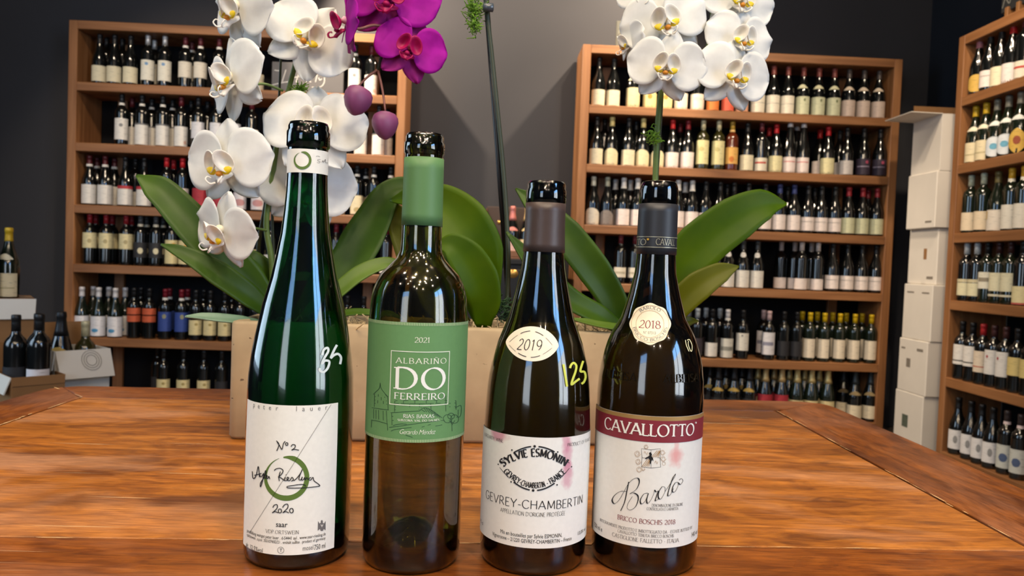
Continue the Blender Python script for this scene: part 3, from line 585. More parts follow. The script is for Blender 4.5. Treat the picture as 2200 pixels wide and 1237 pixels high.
# ------------------------------------------------------------------ lettering: a small pen font drawn as strokes
def arc(cx, cy, rx, ry, a0, a1, n=None):
    n = n or max(4, int(abs(a1-a0)/18)); return [(cx+rx*math.cos(math.radians(a0+(a1-a0)*i/n)), cy+ry*math.sin(math.radians(a0+(a1-a0)*i/n))) for i in range(n+1)]
GL = {
 'A': (.80, [[(0, 0), (.40, 1)], [(.40, 1), (.80, 0)], [(.14, .33), (.66, .33)]]),
 'B': (.60, [[(.06, 0), (.06, 1)], [(.06, 1), (.28, 1)]+arc(.28, .765, .25, .235, 90, -90)+[(.06, .53)], [(.06, .53), (.30, .53)]+arc(.30, .265, .30, .265, 90, -90)+[(.06, 0)]]),
 'C': (.76, [arc(.42, .5, .42, .5, 42, 318)]),
 'D': (.76, [[(.06, 0), (.06, 1)], [(.06, 1), (.28, 1)]+arc(.28, .5, .48, .5, 90, -90)+[(.06, 0)]]),
 'E': (.54, [[(.06, 0), (.06, 1)], [(.06, 1), (.52, 1)], [(.06, .52), (.44, .52)], [(.06, 0), (.54, 0)]]),
 'F': (.52, [[(.06, 0), (.06, 1)], [(.06, 1), (.52, 1)], [(.06, .52), (.44, .52)]]),
 'G': (.80, [arc(.42, .5, .42, .5, 42, 325)+[(.76, .42)], [(.52, .44), (.78, .44)]]),
 'H': (.74, [[(.06, 0), (.06, 1)], [(.68, 0), (.68, 1)], [(.06, .52), (.68, .52)]]),
 'I': (.14, [[(.07, 0), (.07, 1)]]),
 'J': (.34, [[(.24, 1), (.24, .2)]+arc(.08, .2, .16, .22, 0, -100)]),
 'K': (.68, [[(.06, 0), (.06, 1)], [(.64, 1), (.10, .45)], [(.22, .56), (.68, 0)]]),
 'L': (.50, [[(.06, 0), (.06, 1)], [(.06, 0), (.50, 0)]]),
 'M': (.94, [[(.08, 0), (.12, 1)], [(.12, 1), (.47, .12)], [(.47, .12), (.82, 1)], [(.82, 1), (.88, 0)]]),
 'N': (.76, [[(.08, 0), (.08, 1)], [(.08, 1), (.68, 0)], [(.68, 0), (.68, 1)]]),
 'O': (.86, [arc(.43, .5, .42, .5, 90, 450, 24)]),
 'P': (.54, [[(.06, 0), (.06, 1)], [(.06, 1), (.28, 1)]+arc(.28, .74, .26, .26, 90, -90)+[(.06, .48)]]),
 'Q': (.86, [arc(.43, .5, .42, .5, 90, 450, 24), [(.5, .15), (.84, -.14)]]),
 'R': (.66, [[(.06, 0), (.06, 1)], [(.06, 1), (.28, 1)]+arc(.28, .74, .26, .26, 90, -90)+[(.06, .48)], [(.28, .48), (.66, 0)]]),
 'S': (.52, [arc(.26, .745, .23, .255, 35, 270)+arc(.26, .245, .25, .245, 90, -145)[1:]]),
 'T': (.66, [[(.33, 0), (.33, 1)], [(0, 1), (.66, 1)]]),
 'U': (.72, [[(.06, 1), (.06, .32)]+arc(.36, .32, .30, .33, 180, 360)+[(.66, 1)]]),
 'V': (.76, [[(0, 1), (.38, 0)], [(.38, 0), (.76, 1)]]),
 'W': (1.08, [[(0, 1), (.28, 0)], [(.28, 0), (.54, .95)], [(.54, .95), (.80, 0)], [(.80, 0), (1.08, 1)]]),
 'X': (.72, [[(.02, 1), (.70, 0)], [(.70, 1), (.02, 0)]]),
 'Y': (.72, [[(0, 1), (.36, .46)], [(.36, .46), (.72, 1)], [(.36, .46), (.36, 0)]]),
 'Z': (.64, [[(.04, 1), (.60, 1)], [(.60, 1), (.02, 0)], [(.02, 0), (.64, 0)]]),
 '0': (.60, [arc(.30, .5, .27, .5, 90, 450, 20)]),
 '1': (.36, [[(.02, .84), (.20, 1)], [(.20, 1), (.20, 0)]]),
 '2': (.58, [arc(.28, .71, .25, .29, 165, -35)+[(.02, 0)], [(.02, 0), (.58, 0)]]),
 '3': (.56, [arc(.26, .755, .22, .245, 150, -90)+arc(.26, .255, .27, .255, 90, -150)[1:]]),
 '4': (.62, [[(.44, 0), (.44, 1)], [(.44, 1), (0, .28)], [(0, .28), (.62, .28)]]),
 '5': (.56, [[(.48, 1), (.12, 1)], [(.12, 1), (.08, .56)]+arc(.26, .32, .28, .32, 128, -150)]),
 '6': (.58, [[(.48, .98)]+arc(.50, .36, .46, .60, 115, 180, 5)+arc(.30, .30, .26, .30, 180, 540, 16)]),
 '7': (.56, [[(.0, 1), (.56, 1)], [(.56, 1), (.18, 0)]]),
 '8': (.58, [arc(.29, .755, .21, .235, 90, 450, 16), arc(.29, .265, .27, .265, 90, 450, 16)]),
 '9': (.58, [arc(.29, .70, .26, .30, 0, 360, 16)+arc(.09, .62, .46, .62, 0, -62, 5)]),
 '-': (.36, [[(.03, .36), (.33, .36)]]), '.': (.16, [arc(.08, .05, .02, .02, 0, 360, 6)]), "'": (.14, [[(.07, 1), (.05, .78)]]), ',': (.16, [[(.1, .05), (.04, -.14)]]),
 ' ': (.34, []), '*': (.22, [arc(.11, .88, .07, .08, 0, 360, 8)]), '/': (.4, [[(0, -.1), (.4, 1.1)]]), ':': (.16, [arc(.08, .1, .02, .02, 0, 360, 6), arc(.08, .55, .02, .02, 0, 360, 6)]),
}
GL['\u00d1'] = (.76, GL['N'][1]+[[(.20, 1.14), (.30, 1.22), (.44, 1.14), (.54, 1.22)]])
GL['\u00c9'] = (.54, GL['E'][1]+[[(.24, 1.10), (.38, 1.26)]])
GL['\u00b0'] = (.34, [arc(.17, .78, .13, .17, 0, 360, 12), [(.05, .48), (.29, .48)]])
def ribbon(pts, wfun):
    n = len(pts); V = []; F_ = []; closed = n > 3 and abs(pts[0][0]-pts[-1][0]) < 1e-6 and abs(pts[0][1]-pts[-1][1]) < 1e-6
    for i, p in enumerate(pts):
        if closed: a = pts[i-1] if i else pts[-2]; b = pts[i+1] if i < n-1 else pts[1]
        else: a = pts[max(0, i-1)]; b = pts[min(n-1, i+1)]
        dx, dy = b[0]-a[0], b[1]-a[1]; l = math.hypot(dx, dy) or 1e-9; dx /= l; dy /= l
        w = wfun(dx, dy, i/(n-1) if n > 1 else 0)/2; V += [(p[0]-dy*w, p[1]+dx*w), (p[0]+dy*w, p[1]-dx*w)]
    for i in range(n-1): F_.append((2*i+1, 2*i+3, 2*i+2, 2*i))
    return V, F_
def pen_text(s, thick=.13, thin=.05, serif=True, track=.12, nib=18):
    """returns verts, faces, width for cap height 1"""
    V = []; F_ = []; x = 0; ns = math.radians(nib)
    def wf(dx, dy, t): return thin+(thick-thin)*abs(math.sin(math.atan2(dy, dx)-ns))**1.2
    def add(v, f, ox):
        o = len(V); V.extend((a+ox, b) for a, b in v); F_.extend(tuple(i+o for i in q) for q in f)
    for ch in s:
        w, st = GL.get(ch, GL['-'])
        for p in st:
            if len(p) == 2:
                p = [p[0], ((p[0][0]+p[1][0])/2, (p[0][1]+p[1][1])/2), p[1]]
            add(*ribbon(p, wf), x)
            if serif and len(st) and ch.isalnum():
                for e, q in ((p[0], p[1]), (p[-1], p[-2])):
                    if abs(e[1]-q[1]) > abs(e[0]-q[0])*.9 and (abs(e[1]) < .02 or abs(e[1]-1) < .02) and len(p) == 3:
                        h = .14; y = min(max(e[1], thin/2), 1-thin/2); add([(e[0]-h, y-thin/2), (e[0]+h, y-thin/2), (e[0]+h, y+thin/2), (e[0]-h, y+thin/2)], [(0, 1, 2, 3)], x)
                    elif len(p) == 3 and abs(e[1]-q[1]) < .02 and ch in 'EFLTZ2':
                        h = .10; sg = -1 if e[1] > .8 else (1 if e[1] < .2 else 0)
                        if sg: add([(e[0]-thin/2, e[1]), (e[0]+thin/2, e[1]), (e[0]+thin/2, e[1]+sg*h*1.4), (e[0]-thin/2, e[1]+sg*h*1.4)], [(0, 1, 2, 3) if sg > 0 else (3, 2, 1, 0)], x)
        x += w+track+(thick*.55)
    return V, F_, max(x-track, .01)
BF = {}
def plain_text(s, bold=0.0, shear=0.0, space=1.0):
    key = (s, bold, shear, space)
    if key in BF: return BF[key]
    c = bpy.data.curves.new('lettering', 'FONT'); c.body = s; c.size = 1.0; c.resolution_u = 2; c.shear = shear; c.space_character = space; c.offset = bold; c.fill_mode = 'FRONT'
    o = bpy.data.objects.new('lettering', c); COL.objects.link(o)
    bpy.context.view_layer.update()
    me = o.evaluated_get(bpy.context.evaluated_depsgraph_get()).to_mesh()
    V = [(v.co.x, v.co.y) for v in me.vertices]; F_ = [tuple(p.vertices) for p in me.polygons]
    o.to_mesh_clear(); bpy.data.objects.remove(o); bpy.data.curves.remove(c)
    x0 = min(v[0] for v in V); x1 = max(v[0] for v in V); h = .70
    V = [((a-x0)/h, b/h) for a, b in V]; BF[key] = (V, F_, (x1-x0)/h); return BF[key]

# ------------------------------------------------------------------ the four tasting bottles
class Hero:
    def __init__(s, px, py, prof, name, label, gmat, th=.0028, fat=1.0):
        prof = [(r*(fat if z < .15 else 1+(fat-1)*max(0, (.24-z)/.09)), z) for r, z in prof]
        p = atz(px, py, ZT); R = max(r for r, z in prof)
        dirv = Vector((p.x, p.y, 0)).normalized(); c = p+dirv*R*.93
        s.c = Vector((c.x, c.y, ZT+.0005)); s.prof = prof; s.H = prof[-1][1]
        s.face = math.atan2(s.c.x, s.c.y)      # bearing from the lens; angle 0 of the labels faces the lens
        outer = list(prof)
        inner = [(max(r-th, .0004), z) for r, z in prof if z > .014]
        inner = [(rr if z < s.H-.05 else min(rr, .0095), z) for rr, z in inner]
        path = [(.0003, .026), (.010, .0235), (.019, .016), (.026, .006), (R-.010, .0)] + [q for q in outer if q[1] > .0] 
        top = inner[-1][0]; path += [(top+.0012, s.H+.0006), (top, s.H-.0010)] + inner[::-1][1:]
        path += [(R-th, .022), (R-.0045, .015), (R-.009, .011), (.026, .012), (.019, .021), (.010, .028), (.0003, .0305)]
        s.root = obj(name, lathe('bottle_glass', path, 96), gmat, None, s.c, -s.face)
        me = s.root.data; tag(s.root, label, 'wine bottle', 'opened bottles on the tasting table')
    def rad(s, z): return rad_at(s.prof, max(.002, min(s.H-.001, z)))
    def P(s, a, z, eps): r = s.rad(z)+eps; return (r*math.sin(a), -r*math.cos(a), z)
    def hit(s, px, py):
        """surface point seen at a pixel -> (angle, height)"""
        d = ray(px, py); ox, oy = CAM.x-s.c.x, CAM.y-s.c.y; A = d.x**2+d.y**2
        tm = -(ox*d.x+oy*d.y)/A; hw = .046/math.sqrt(A)
        def f(t): x = ox+d.x*t; y = oy+d.y*t; return math.hypot(x, y)-s.rad(CAM.z+d.z*t-s.c.z)
        t0 = tm-hw; lo = None; best = (9, tm)
        for i in range(1, 31):
            t1 = t0+hw*i/30; v = f(t1)
            if v < best[0]: best = (v, t1)
            if v <= 0: lo = t1-hw/30; break
        if lo is None: t = best[1]
        else:
            hi = t1
            for _ in range(14):
                t = (lo+hi)/2
                if f(t) > 0: lo = t
                else: hi = t
        q = CAM+d*t-s.c; w = math.atan2(q.x, -q.y)+s.face
        return (w+PI) % (2*PI)-PI, q.z
    def scale(s, px, py):    # metres on the surface per pixel
        a, z = s.hit(px, py); r = s.rad(z); return (s.c.y-r)/FPX
    def sheet(s, name, z0, z1, a0, a1, mat, parent=None, eps=.0003, na=40, nz=4, arch=0):
        me = patch_h(s, name, z0, z1, a0, a1, eps, na, nz); return obj(name, me, mat, parent or s.root)
    def flat(s, name, V, F_, fn, mat, parent, eps=.0005):
        """V: 2-D verts; fn maps them to (angle, height)"""
        W_ = [s.P(*fn(*v), eps) for v in V]
        o = obj(name, mesh(name, W_, F_), mat, parent or s.root); return o
    def text(s, name, T_, x0, x1, yb, cap, mat, parent, eps=.0005):
        V, F_, w = T_; a0, _ = s.hit(x0, yb); a1, _ = s.hit(x1, yb); _, z = s.hit((x0+x1)/2, yb); h = cap*s.scale((x0+x1)/2, yb)
        return s.flat(name, V, F_, lambda u, v: (a0+(a1-a0)*u/w, z+v*h), mat, parent, eps)
    def strokes(s, name, lst, mat, parent, wpx=3, eps=.0006, taper=None, smooth=5):
        V = []; F_ = []
        for st in lst:
            w_ = wpx
            if isinstance(st, tuple): st, w_ = st
            p = [(q.x, q.y) for q in catmull([Vector((a, b, 0)) for a, b in st], smooth)] if smooth and len(st) > 2 else st
            wv = w_ if callable(w_) else (lambda dx, dy, t, w_=w_: w_)
            v, f = ribbon(p, wv); o = len(V); V += v; F_ += [tuple((i+o for i in q))[::-1] for q in f]
        return s.flat(name, V, F_, lambda u, v: s.hit(u, v), mat, parent, eps)
def patch_h(h, name, z0, z1, a0, a1, eps, na, nz):
    V = []; F_ = []
    for j in range(nz+1):
        for i in range(na+1): V.append(h.P(a0+(a1-a0)*i/na, z0+(z1-z0)*j/nz, eps))
    for j in range(nz):
        for i in range(na): F_.append((j*(na+1)+i, j*(na+1)+i+1, (j+1)*(na+1)+i+1, (j+1)*(na+1)+i))
    return mesh(name, V, F_, True)
def disc(h, name, outline, cpx, mat, parent=None, eps=.0003, rings=5):
    """a sticker: outline in pixels around a centre, pressed onto the glass"""
    V = [h.P(*h.hit(*cpx), eps)]; F_ = []; n = len(outline)
    for j in range(1, rings+1):
        for q in outline: V.append(h.P(*h.hit(cpx[0]+(q[0]-cpx[0])*j/rings, cpx[1]+(q[1]-cpx[1])*j/rings), eps))
    for k in range(n): F_.append((0, 1+(k+1) % n, 1+k))
    for j in range(rings-1):
        for k in range(n): F_.append((1+j*n+k, 1+j*n+(k+1) % n, 1+(j+1)*n+(k+1) % n, 1+(j+1)*n+k))
    return obj(name, fixn(mesh(name, V, F_, True)), mat, parent or h.root)
def zm(ox, oy, sc): return lambda pts: [(ox+a/sc, oy+b/sc) for a, b in pts]

ink = simple('black_ink', (24, 22, 24), .6); grey_ink = simple('grey_ink', (110, 106, 104), .6); red_ink = simple('red_ink', (128, 36, 48), .6)
def labelpaper(name, rgb, stains=()):
    m, nt, b = newmat(name); L = nt.links; c = lin(rgb)
    tc = nt.nodes.new('ShaderNodeTexCoord'); n = nt.nodes.new('ShaderNodeTexNoise'); n.inputs['Scale'].default_value = 300; n.inputs['Detail'].default_value = 4; L.new(tc.outputs['Object'], n.inputs['Vector'])
    mx = nt.nodes.new('ShaderNodeMix'); mx.data_type = 'RGBA'; mx.inputs['A'].default_value = (*[v*.94 for v in c], 1); mx.inputs['B'].default_value = (*[min(1, v*1.05) for v in c], 1); L.new(n.outputs['Fac'], mx.inputs['Factor'])
    last = mx.outputs['Result']
    for (p, sx, sz, amt, scol) in stains:
        q = nt.nodes.new('ShaderNodeMapping'); q.vector_type = 'POINT'; q.inputs['Location'].default_value = (-p[0]/sx, -p[1]/sx, -p[2]/sz); q.inputs['Scale'].default_value = (1/sx, 1/sx, 1/sz); L.new(tc.outputs['Object'], q.inputs['Vector'])
        n2 = nt.nodes.new('ShaderNodeTexNoise'); n2.inputs['Scale'].default_value = 160; n2.inputs['Detail'].default_value = 3; L.new(tc.outputs['Object'], n2.inputs['Vector'])
        ln = nt.nodes.new('ShaderNodeVectorMath'); ln.operation = 'LENGTH'; L.new(q.outputs[0], ln.inputs[0])
        ad = nt.nodes.new('ShaderNodeMath'); ad.operation = 'MULTIPLY_ADD'; ad.inputs[1].default_value = .9; L.new(n2.outputs['Fac'], ad.inputs[0]); L.new(ln.outputs['Value'], ad.inputs[2])
        r = nt.nodes.new('ShaderNodeMapRange'); r.inputs['From Min'].default_value = .95; r.inputs['From Max'].default_value = 1.5; r.inputs['To Min'].default_value = amt; r.inputs['To Max'].default_value = 0; L.new(ad.outputs[0], r.inputs['Value'])
        m2 = nt.nodes.new('ShaderNodeMix'); m2.data_type = 'RGBA'; m2.inputs['B'].default_value = (*lin(scol), 1); L.new(r.outputs[0], m2.inputs['Factor']); L.new(last, m2.inputs['A']); last = m2.outputs['Result']
    L.new(last, b.inputs['Base Color']); b.inputs['Roughness'].default_value = .6; b.inputs['Specular IOR Level'].default_value = .25
    return m
D2 = math.radians

# --- green flute bottle of Riesling
g_ries = glass('green_flute_glass', (.02, .30, .12)); g_dof = glass('olive_glass', (.42, .40, .12)); g_dark = glass('dark_brown_green_glass', (.21, .20, .05)); g_dark2 = glass('dark_brown_glass', (.21, .175, .055))
b1 = Hero(636, 1228, [(.036, .0012), (.0382, .005), (.0389, .012), (.0389, .110), (.0386, .1167), (.0381, .1346), (.0362, .153), (.033, .171), (.0293, .189), (.0243, .2074), (.0213, .222), (.0179, .2402), (.0160, .2583), (.0150, .272), (.0146, .2847), (.0145, .303), (.0148, .3040), (.0157, .3050), (.0157, .3155), (.0148, .3168), (.0148, .3195), (.0138, .3223)],
          'wine_bottle', 'tall green flute bottle of Riesling, white label with a green ring', g_ries)
lp1 = labelpaper('riesling_label_paper', (240, 236, 226))
A0, A1 = D2(-75), D2(42)
L1 = b1.sheet('front_label', .0128, .1190, A0, A1, lp1)
z = zm(510, 840, 3.115)
t_ = lambda x, y: (510+x/3.115, 840+y/3.115)
def ptxt(h, org, sc, T_, x0, x1, yb, cap, mat, parent, name='lettering'):
    return h.text(name, T_, org[0]+x0/sc, org[0]+x1/sc, org[1]+yb/sc, cap/sc, mat, parent)
o1, s1 = (510, 840), 3.115
ptxt(b1, o1, s1, plain_text('peter  lauer', -.006, 0, 2.4), 108, 600, 133, 34, grey_ink, L1)
ptxt(b1, o1, s1, plain_text('saar', .006), 260, 336, 908, 36, ink, L1)
ptxt(b1, o1, s1, pen_text('VDP.ORTSWEIN', .12, .05), 192, 412, 955, 24, grey_ink, L1)
ptxt(b1, o1, s1, plain_text('gutsabf\u00fcllung weingut peter lauer . d-54441 ayl . www.saar-riesling.de'), 66, 588, 992, 22, ink, L1)
ptxt(b1, o1, s1, plain_text('qualit\u00e4tswein . a.p.nr. 3501074/02/21 . enth\u00e4lt sulfite . product of germany'), 66, 586, 1020, 21, ink, L1)
ptxt(b1, o1, s1, plain_text('alc. 12.5%vol'), 62, 172, 1064, 30, ink, L1)
ptxt(b1, o1, s1, plain_text('mosel'), 437, 506, 1062, 34, grey_ink, L1); ptxt(b1, o1, s1, plain_text('750 ml'), 512, 586, 1054, 36, ink, L1)
ptxt(b1, o1, s1, plain_text('T'), 284, 300, 1073, 22, ink, L1)
def circ(cx, cy, rx, ry=None, n=28, a0=0, a1=360): return [(cx+rx*math.cos(D2(a0+(a1-a0)*i/n)), cy+(ry or rx)*math.sin(D2(a0+(a1-a0)*i/n))) for i in range(n+1)]
b1.strokes('lettering', [z(circ(292, 1062, 21))], ink, L1, .7, smooth=0)
green_ink = simple('green_brush_ink', (92, 118, 46), .6)
def brush(t): return (34*min(1, t*9+.25) if t < .2 else 36-4*math.sin(t*6)) * (1 if t < .55 else max(.05, 1-((t-.55)/.45)**1.0*.96))
rp = circ(328, 578, 137, 137, 60, -98, 250)
b1.strokes('ring_emblem', [(z(rp), lambda dx, dy, t: brush(t)/3.115)], green_ink, L1, eps=.00045, smooth=0)
SCR = [[(264, 330), (280, 350), (276, 375), (266, 398)], [(268, 338), (285, 362), (300, 388), (310, 350), (322, 333)], circ(332, 352, 8, 9, 10), [(360, 370), (370, 356), (388, 360), (384, 378), (364, 393), (382, 388), (412, 393)],
 [(105, 535), (108, 575), (118, 582), (132, 555), (144, 502), (150, 540), (152, 574)], [(118, 562), (140, 556), (166, 548)], [(154, 555), (160, 572), (172, 562), (180, 548), (174, 590), (164, 628), (158, 637), (160, 612), (182, 575), (196, 545), (192, 530), (184, 565), (190, 582), (204, 568), (198, 560), (196, 578), (208, 582), (214, 568), (221, 586)],
 [(250, 530), (262, 518), (290, 515), (308, 530), (296, 555), (275, 574)], [(290, 535), (280, 572), (283, 600)], [(282, 572), (300, 582), (318, 598)], [(324, 574), (318, 592), (330, 596), (346, 580), (336, 574), (334, 592), (352, 596), (366, 574), (376, 590), (362, 601)], [(326, 556), (330, 560)],
 [(378, 598), (400, 578), (424, 545), (434, 522), (420, 556), (412, 588), (424, 592), (434, 572), (430, 592), (442, 590), (450, 574), (452, 592), (464, 576), (470, 590)], [(492, 574), (476, 586), (488, 594), (504, 575), (512, 598), (538, 618), (549, 632), (520, 638), (440, 645), (346, 646), (336, 636), (380, 628), (430, 622), (452, 627), (452, 636)],
 [(240, 776), (250, 760), (268, 758), (268, 780), (246, 804), (236, 812), (255, 804), (276, 812)], circ(287, 799, 11, 13, 12), [(304, 776), (318, 758), (338, 755), (338, 778), (314, 804), (306, 811), (325, 804), (346, 812)], circ(363, 797, 12, 15, 12)]
b1.strokes('lettering', [z(q) for q in SCR], ink, L1, 1.75, eps=.0007)
b1.strokes('hairline', [z([(625-535*i/16, 88+852*i/16) for i in range(17)])], ink, L1, .55, eps=.00062, smooth=0)
eg = [(538, 868), (548, 884), (556, 878), (556, 866), (564, 860), (570, 868), (570, 880), (578, 884), (588, 866), (588, 930), (576, 920), (570, 934), (556, 934), (550, 920), (536, 932)]
b1.flat('eagle_emblem', z(eg), [tuple(range(len(eg)))[::-1]], lambda u, v: b1.hit(u, v), grey_ink, L1, .0005)
b1.strokes('eagle_emblem', [z([(556, 890), (563, 908), (570, 890)]), z([(558, 897), (568, 897)])], lp1, L1, 1.2, eps=.00065, smooth=0)
# neck band
_, zn0 = b1.hit(662, 371); _, zn1 = b1.hit(664, 320)
NB = b1.sheet('neck_label', zn0, zn1, -PI, PI*.999, lp1, None, .0003, 64, 2)
z2 = zm(500, 240, 3.867)
b1.strokes('ring_emblem', [(z2(circ(580, 402, 63, 66, 50, -98, 250)), lambda dx, dy, t: brush(t)*.62/3.867)], green_ink, NB, smooth=0)
b1.strokes('lettering', [z2([(725, 395), (705, 398), (705, 408), (722, 415), (715, 425), (697, 422)]), z2([(735, 420), (745, 405), (750, 420), (765, 395), (765, 420), (785, 425)]), z2([(690, 370), (705, 368), (720, 375)])], grey_ink, NB, .8)
chalk = simple('white_marker', (214, 222, 222), .7)
z3 = zm(510, 540, 3.865)
b1.strokes('price_mark', [z3([(700, 860), (715, 815), (745, 800), (750, 830), (715, 890), (700, 930), (725, 905), (760, 915), (745, 970), (710, 1000), (680, 985), (683, 968)]), z3([(822, 775), (800, 815), (772, 882), (795, 862), (830, 850), (855, 880), (848, 935)])], chalk, None, 5.0)

# --- olive bottle with green label
b2 = Hero(881, 1238, [(.034, .0012), (.0358, .005), (.0366, .012), (.0367, .180), (.0353, .1958), (.0343, .2018), (.0323, .2075), (.02935, .2134), (.0236, .2193), (.0182, .225), (.0155, .231), (.0150, .240), (.0145, .262), (.0142, .300), (.0142, .3022), (.0149, .3032), (.0149, .3105), (.0140, .3115), (.0140, .3150), (.0132, .3172)],
          'wine_bottle', 'olive glass bottle with sage green label and matching capsule on its neck', g_dof)
sage = labelpaper('sage_green_paper', (104, 148, 94)); lite = simple('pale_print', (236, 240, 220), .6); white_ink = simple('white_print', (246, 244, 236), .6); dkgreen = simple('dark_green_line', (38, 72, 44), .6)
_, za = b2.hit(890, 950.5); _, zb = b2.hit(898, 693)
L2 = b2.sheet('front_label', za, zb, D2(-84), D2(84), sage, None, .0003, 48, 3)
o2, s2 = (770, 660), 4.123; z = zm(*o2, s2)
ptxt(b2, o2, s2, pen_text('2021', .12, .05, True, .06), 500, 634, 312, 46, lite, L2)
ptxt(b2, o2, s2, pen_text('ALBARI\u00d1O', .12, .05, True, .22), 336, 776, 500, 48, lite, L2)
ptxt(b2, o2, s2, pen_text('DO', .145, .045, True, .16), 330, 770, 728, 192, white_ink, L2)
ptxt(b2, o2, s2, pen_text('FERREIRO', .13, .05, True, .14), 322, 762, 818, 56, white_ink, L2, )
ptxt(b2, o2, s2, pen_text('RIAS BAIXAS', .13, .05), 400, 670, 980, 31, white_ink, L2)
ptxt(b2, o2, s2, pen_text('SUBZONA VAL DO SALN\u00c9S', .16, .06), 350, 714, 1011, 18, lite, L2)
ptxt(b2, o2, s2, plain_text('Gerardo M\u00e9ndez', -.012, .35, .86), 368, 682, 1125, 44, lite, L2)
ax0, zz1 = b2.hit(*z([(292, 388)])[0]); ax1, _ = b2.hit(*z([(807, 388)])[0]); _, zt = b2.hit(*z([(550, 392)])[0]); _, zl = b2.hit(*z([(545, 872)])[0])
def rect_frame(a0, a1, z0, z1, w, R):
    V = []; F_ = []; da = w/R; n = 16
    for (p0, p1, q0, q1) in ((a0, a1, z0, z0+w), (a0, a1, z1-w, z1), (a0, a0+da, z0, z1), (a1-da, a1, z0, z1)):
        o = len(V)
        for i in range(n+1): t = i/n; V += [(p0+(p1-p0)*t, q0), (p0+(p1-p0)*t, q1)]
        F_ += [(o+2*i, o+2*i+2, o+2*i+3, o+2*i+1) for i in range(n)]
    return V, F_
V, F_ = rect_frame(ax0, ax1, zl, zt, .00055, .0367); b2.flat('label_frame', V, F_, lambda u, v: (u, v), lite, L2, .0005)
VIL = [[(135, 772), (160, 745), (190, 715), (197, 665), (204, 715), (245, 770), (266, 792)], [(146, 765), (145, 880)], [(242, 772), (262, 800), (266, 905)], [(150, 790), (240, 795)], [(148, 820), (255, 828)], [(148, 850), (258, 858)], [(180, 768), (180, 790)], [(205, 795), (205, 822)], [(175, 822), (175, 850)], [(225, 828), (225, 855)],
 [(124, 888), (180, 896), (272, 908)], [(140, 900), (140, 985)], [(160, 905), (160, 988)], [(182, 908), (184, 992)], [(222, 915), (224, 1000)], [(250, 915), (262, 1090)], [(118, 996), (180, 1008), (262, 1032)], [(122, 998), (118, 1062)],
 [(325, 825), (322, 925)], [(288, 932), (400, 925), (540, 916)], [(298, 935), (300, 1042)], [(330, 826), (600, 822), (860, 826)], [(330, 850), (560, 852), (780, 846)], [(328, 880), (560, 886)], [(326, 905), (540, 902)], [(300, 965), (420, 962)], [(300, 1000), (400, 1000)], [(350, 790), (760, 792)], [(400, 826), (400, 850)], [(455, 852), (455, 882)], [(500, 826), (500, 852)], [(540, 852), (542, 884)], [(600, 822), (600, 848)], [(640, 850), (642, 900)], [(690, 826), (692, 848)], [(770, 780), (772, 920)], [(860, 826), (862, 905)], [(800, 850), (860, 845)], [(800, 880), (860, 878)],
 [(852, 890), (905, 870), (900, 960), (864, 972)], [(880, 905), (880, 960)], [(540, 916), (580, 888), (640, 905), (740, 978)], [(560, 905), (590, 925)], [(580, 890), (605, 925)], [(600, 893), (630, 935)], [(620, 900), (655, 945)], [(640, 908), (680, 958)], [(665, 925), (700, 968)], [(690, 945), (722, 975)],
 circ(788, 985, 38, 36, 12), circ(848, 988, 36, 38, 12), circ(818, 962, 30, 26, 10), [(824, 1010), (826, 1096)], [(800, 1000), (824, 1030)], [(850, 1000), (826, 1040)], [(276, 1062), (400, 1046), (560, 1022), (760, 998)], [(290, 1095), (330, 1080), (470, 1062)], [(420, 1130), (450, 1140), (480, 1150)], [(560, 1060), (640, 1035)], [(680, 1050), (740, 1040)], [(310, 1045), (380, 1030), (430, 1035)]]
b2.strokes('village_drawing', [z(q) for q in VIL], dkgreen, L2, 1.1, eps=.00042, smooth=3)
for zq, up in ((za, 1), (zb, -1)):
    V = []; F_ = []
    for i in range(92):
        a = D2(-82)+D2(164)*i/91; o = len(V); h = .0021
        V += [(a-.006, zq+up*.0001), (a+.006, zq+up*.0001), (a+.006, zq+up*h), (a-.006, zq+up*h)]; F_.append((o, o+1, o+2, o+3) if up > 0 else (o+3, o+2, o+1, o))
    b2.flat('fringe_print', V, F_, lambda u, v: (u, v), simple('pale_fringe', (196, 212, 170), .6), L2, .0005)['kind'] = 'stuff'
_, zc0 = b2.hit(906, 484); _, zc1 = b2.hit(912, 336)
caps = simple('sage_capsule', (92, 132, 82), .5, spec=.4, bump=.05)
cp_ = b2.sheet('capsule', zc0, zc1, -PI, PI*.9999, caps, None, .0004, 72, 6); solid(cp_, .0003)

# --- burgundy bottle
b3 = Hero(1141, 1240, [(.037, .0012), (.0388, .005), (.0396, .012), (.0398, .095), (.0397, .1016), (.0388, .1205), (.0380, .133), (.0371, .141), (.0357, .1494), (.0337, .1575), (.0315, .1659), (.0284, .174), (.0249, .1835), (.0220, .1954), (.0201, .2043), (.0183, .2131), (.0166, .222), (.0155, .2327), (.0149, .2450), (.0145, .2700), (.0152, .2712), (.0152, .2800), (.0145, .2812), (.0145, .2845), (.0136, .2866)],
          'wine_bottle', 'dark burgundy bottle, cream label dated 2019 and yellow marker 125', g_dark, fat=1.022)
pk = (206, 120, 150)
def hp(h, org, sc, x, y): a, zz = h.hit(org[0]+x/sc, org[1]+y/sc); return h.P(a, zz, 0)
o3, s3 = (1020, 910), 3.785; z = zm(*o3, s3)
lp3 = labelpaper('burgundy_label_paper', (238, 236, 230), [(hp(b3, o3, s3, 190, 82), .011, .0065, .75, pk), (hp(b3, o3, s3, 742, 150), .0042, .012, .6, pk), (hp(b3, o3, s3, 757, 260), .0045, .018, .55, pk), (hp(b3, o3, s3, 752, 410), .0058, .014, .6, pk)])
_, za = b3.hit(1146, 1177.5); _, zb = b3.hit(1155, 939.5)
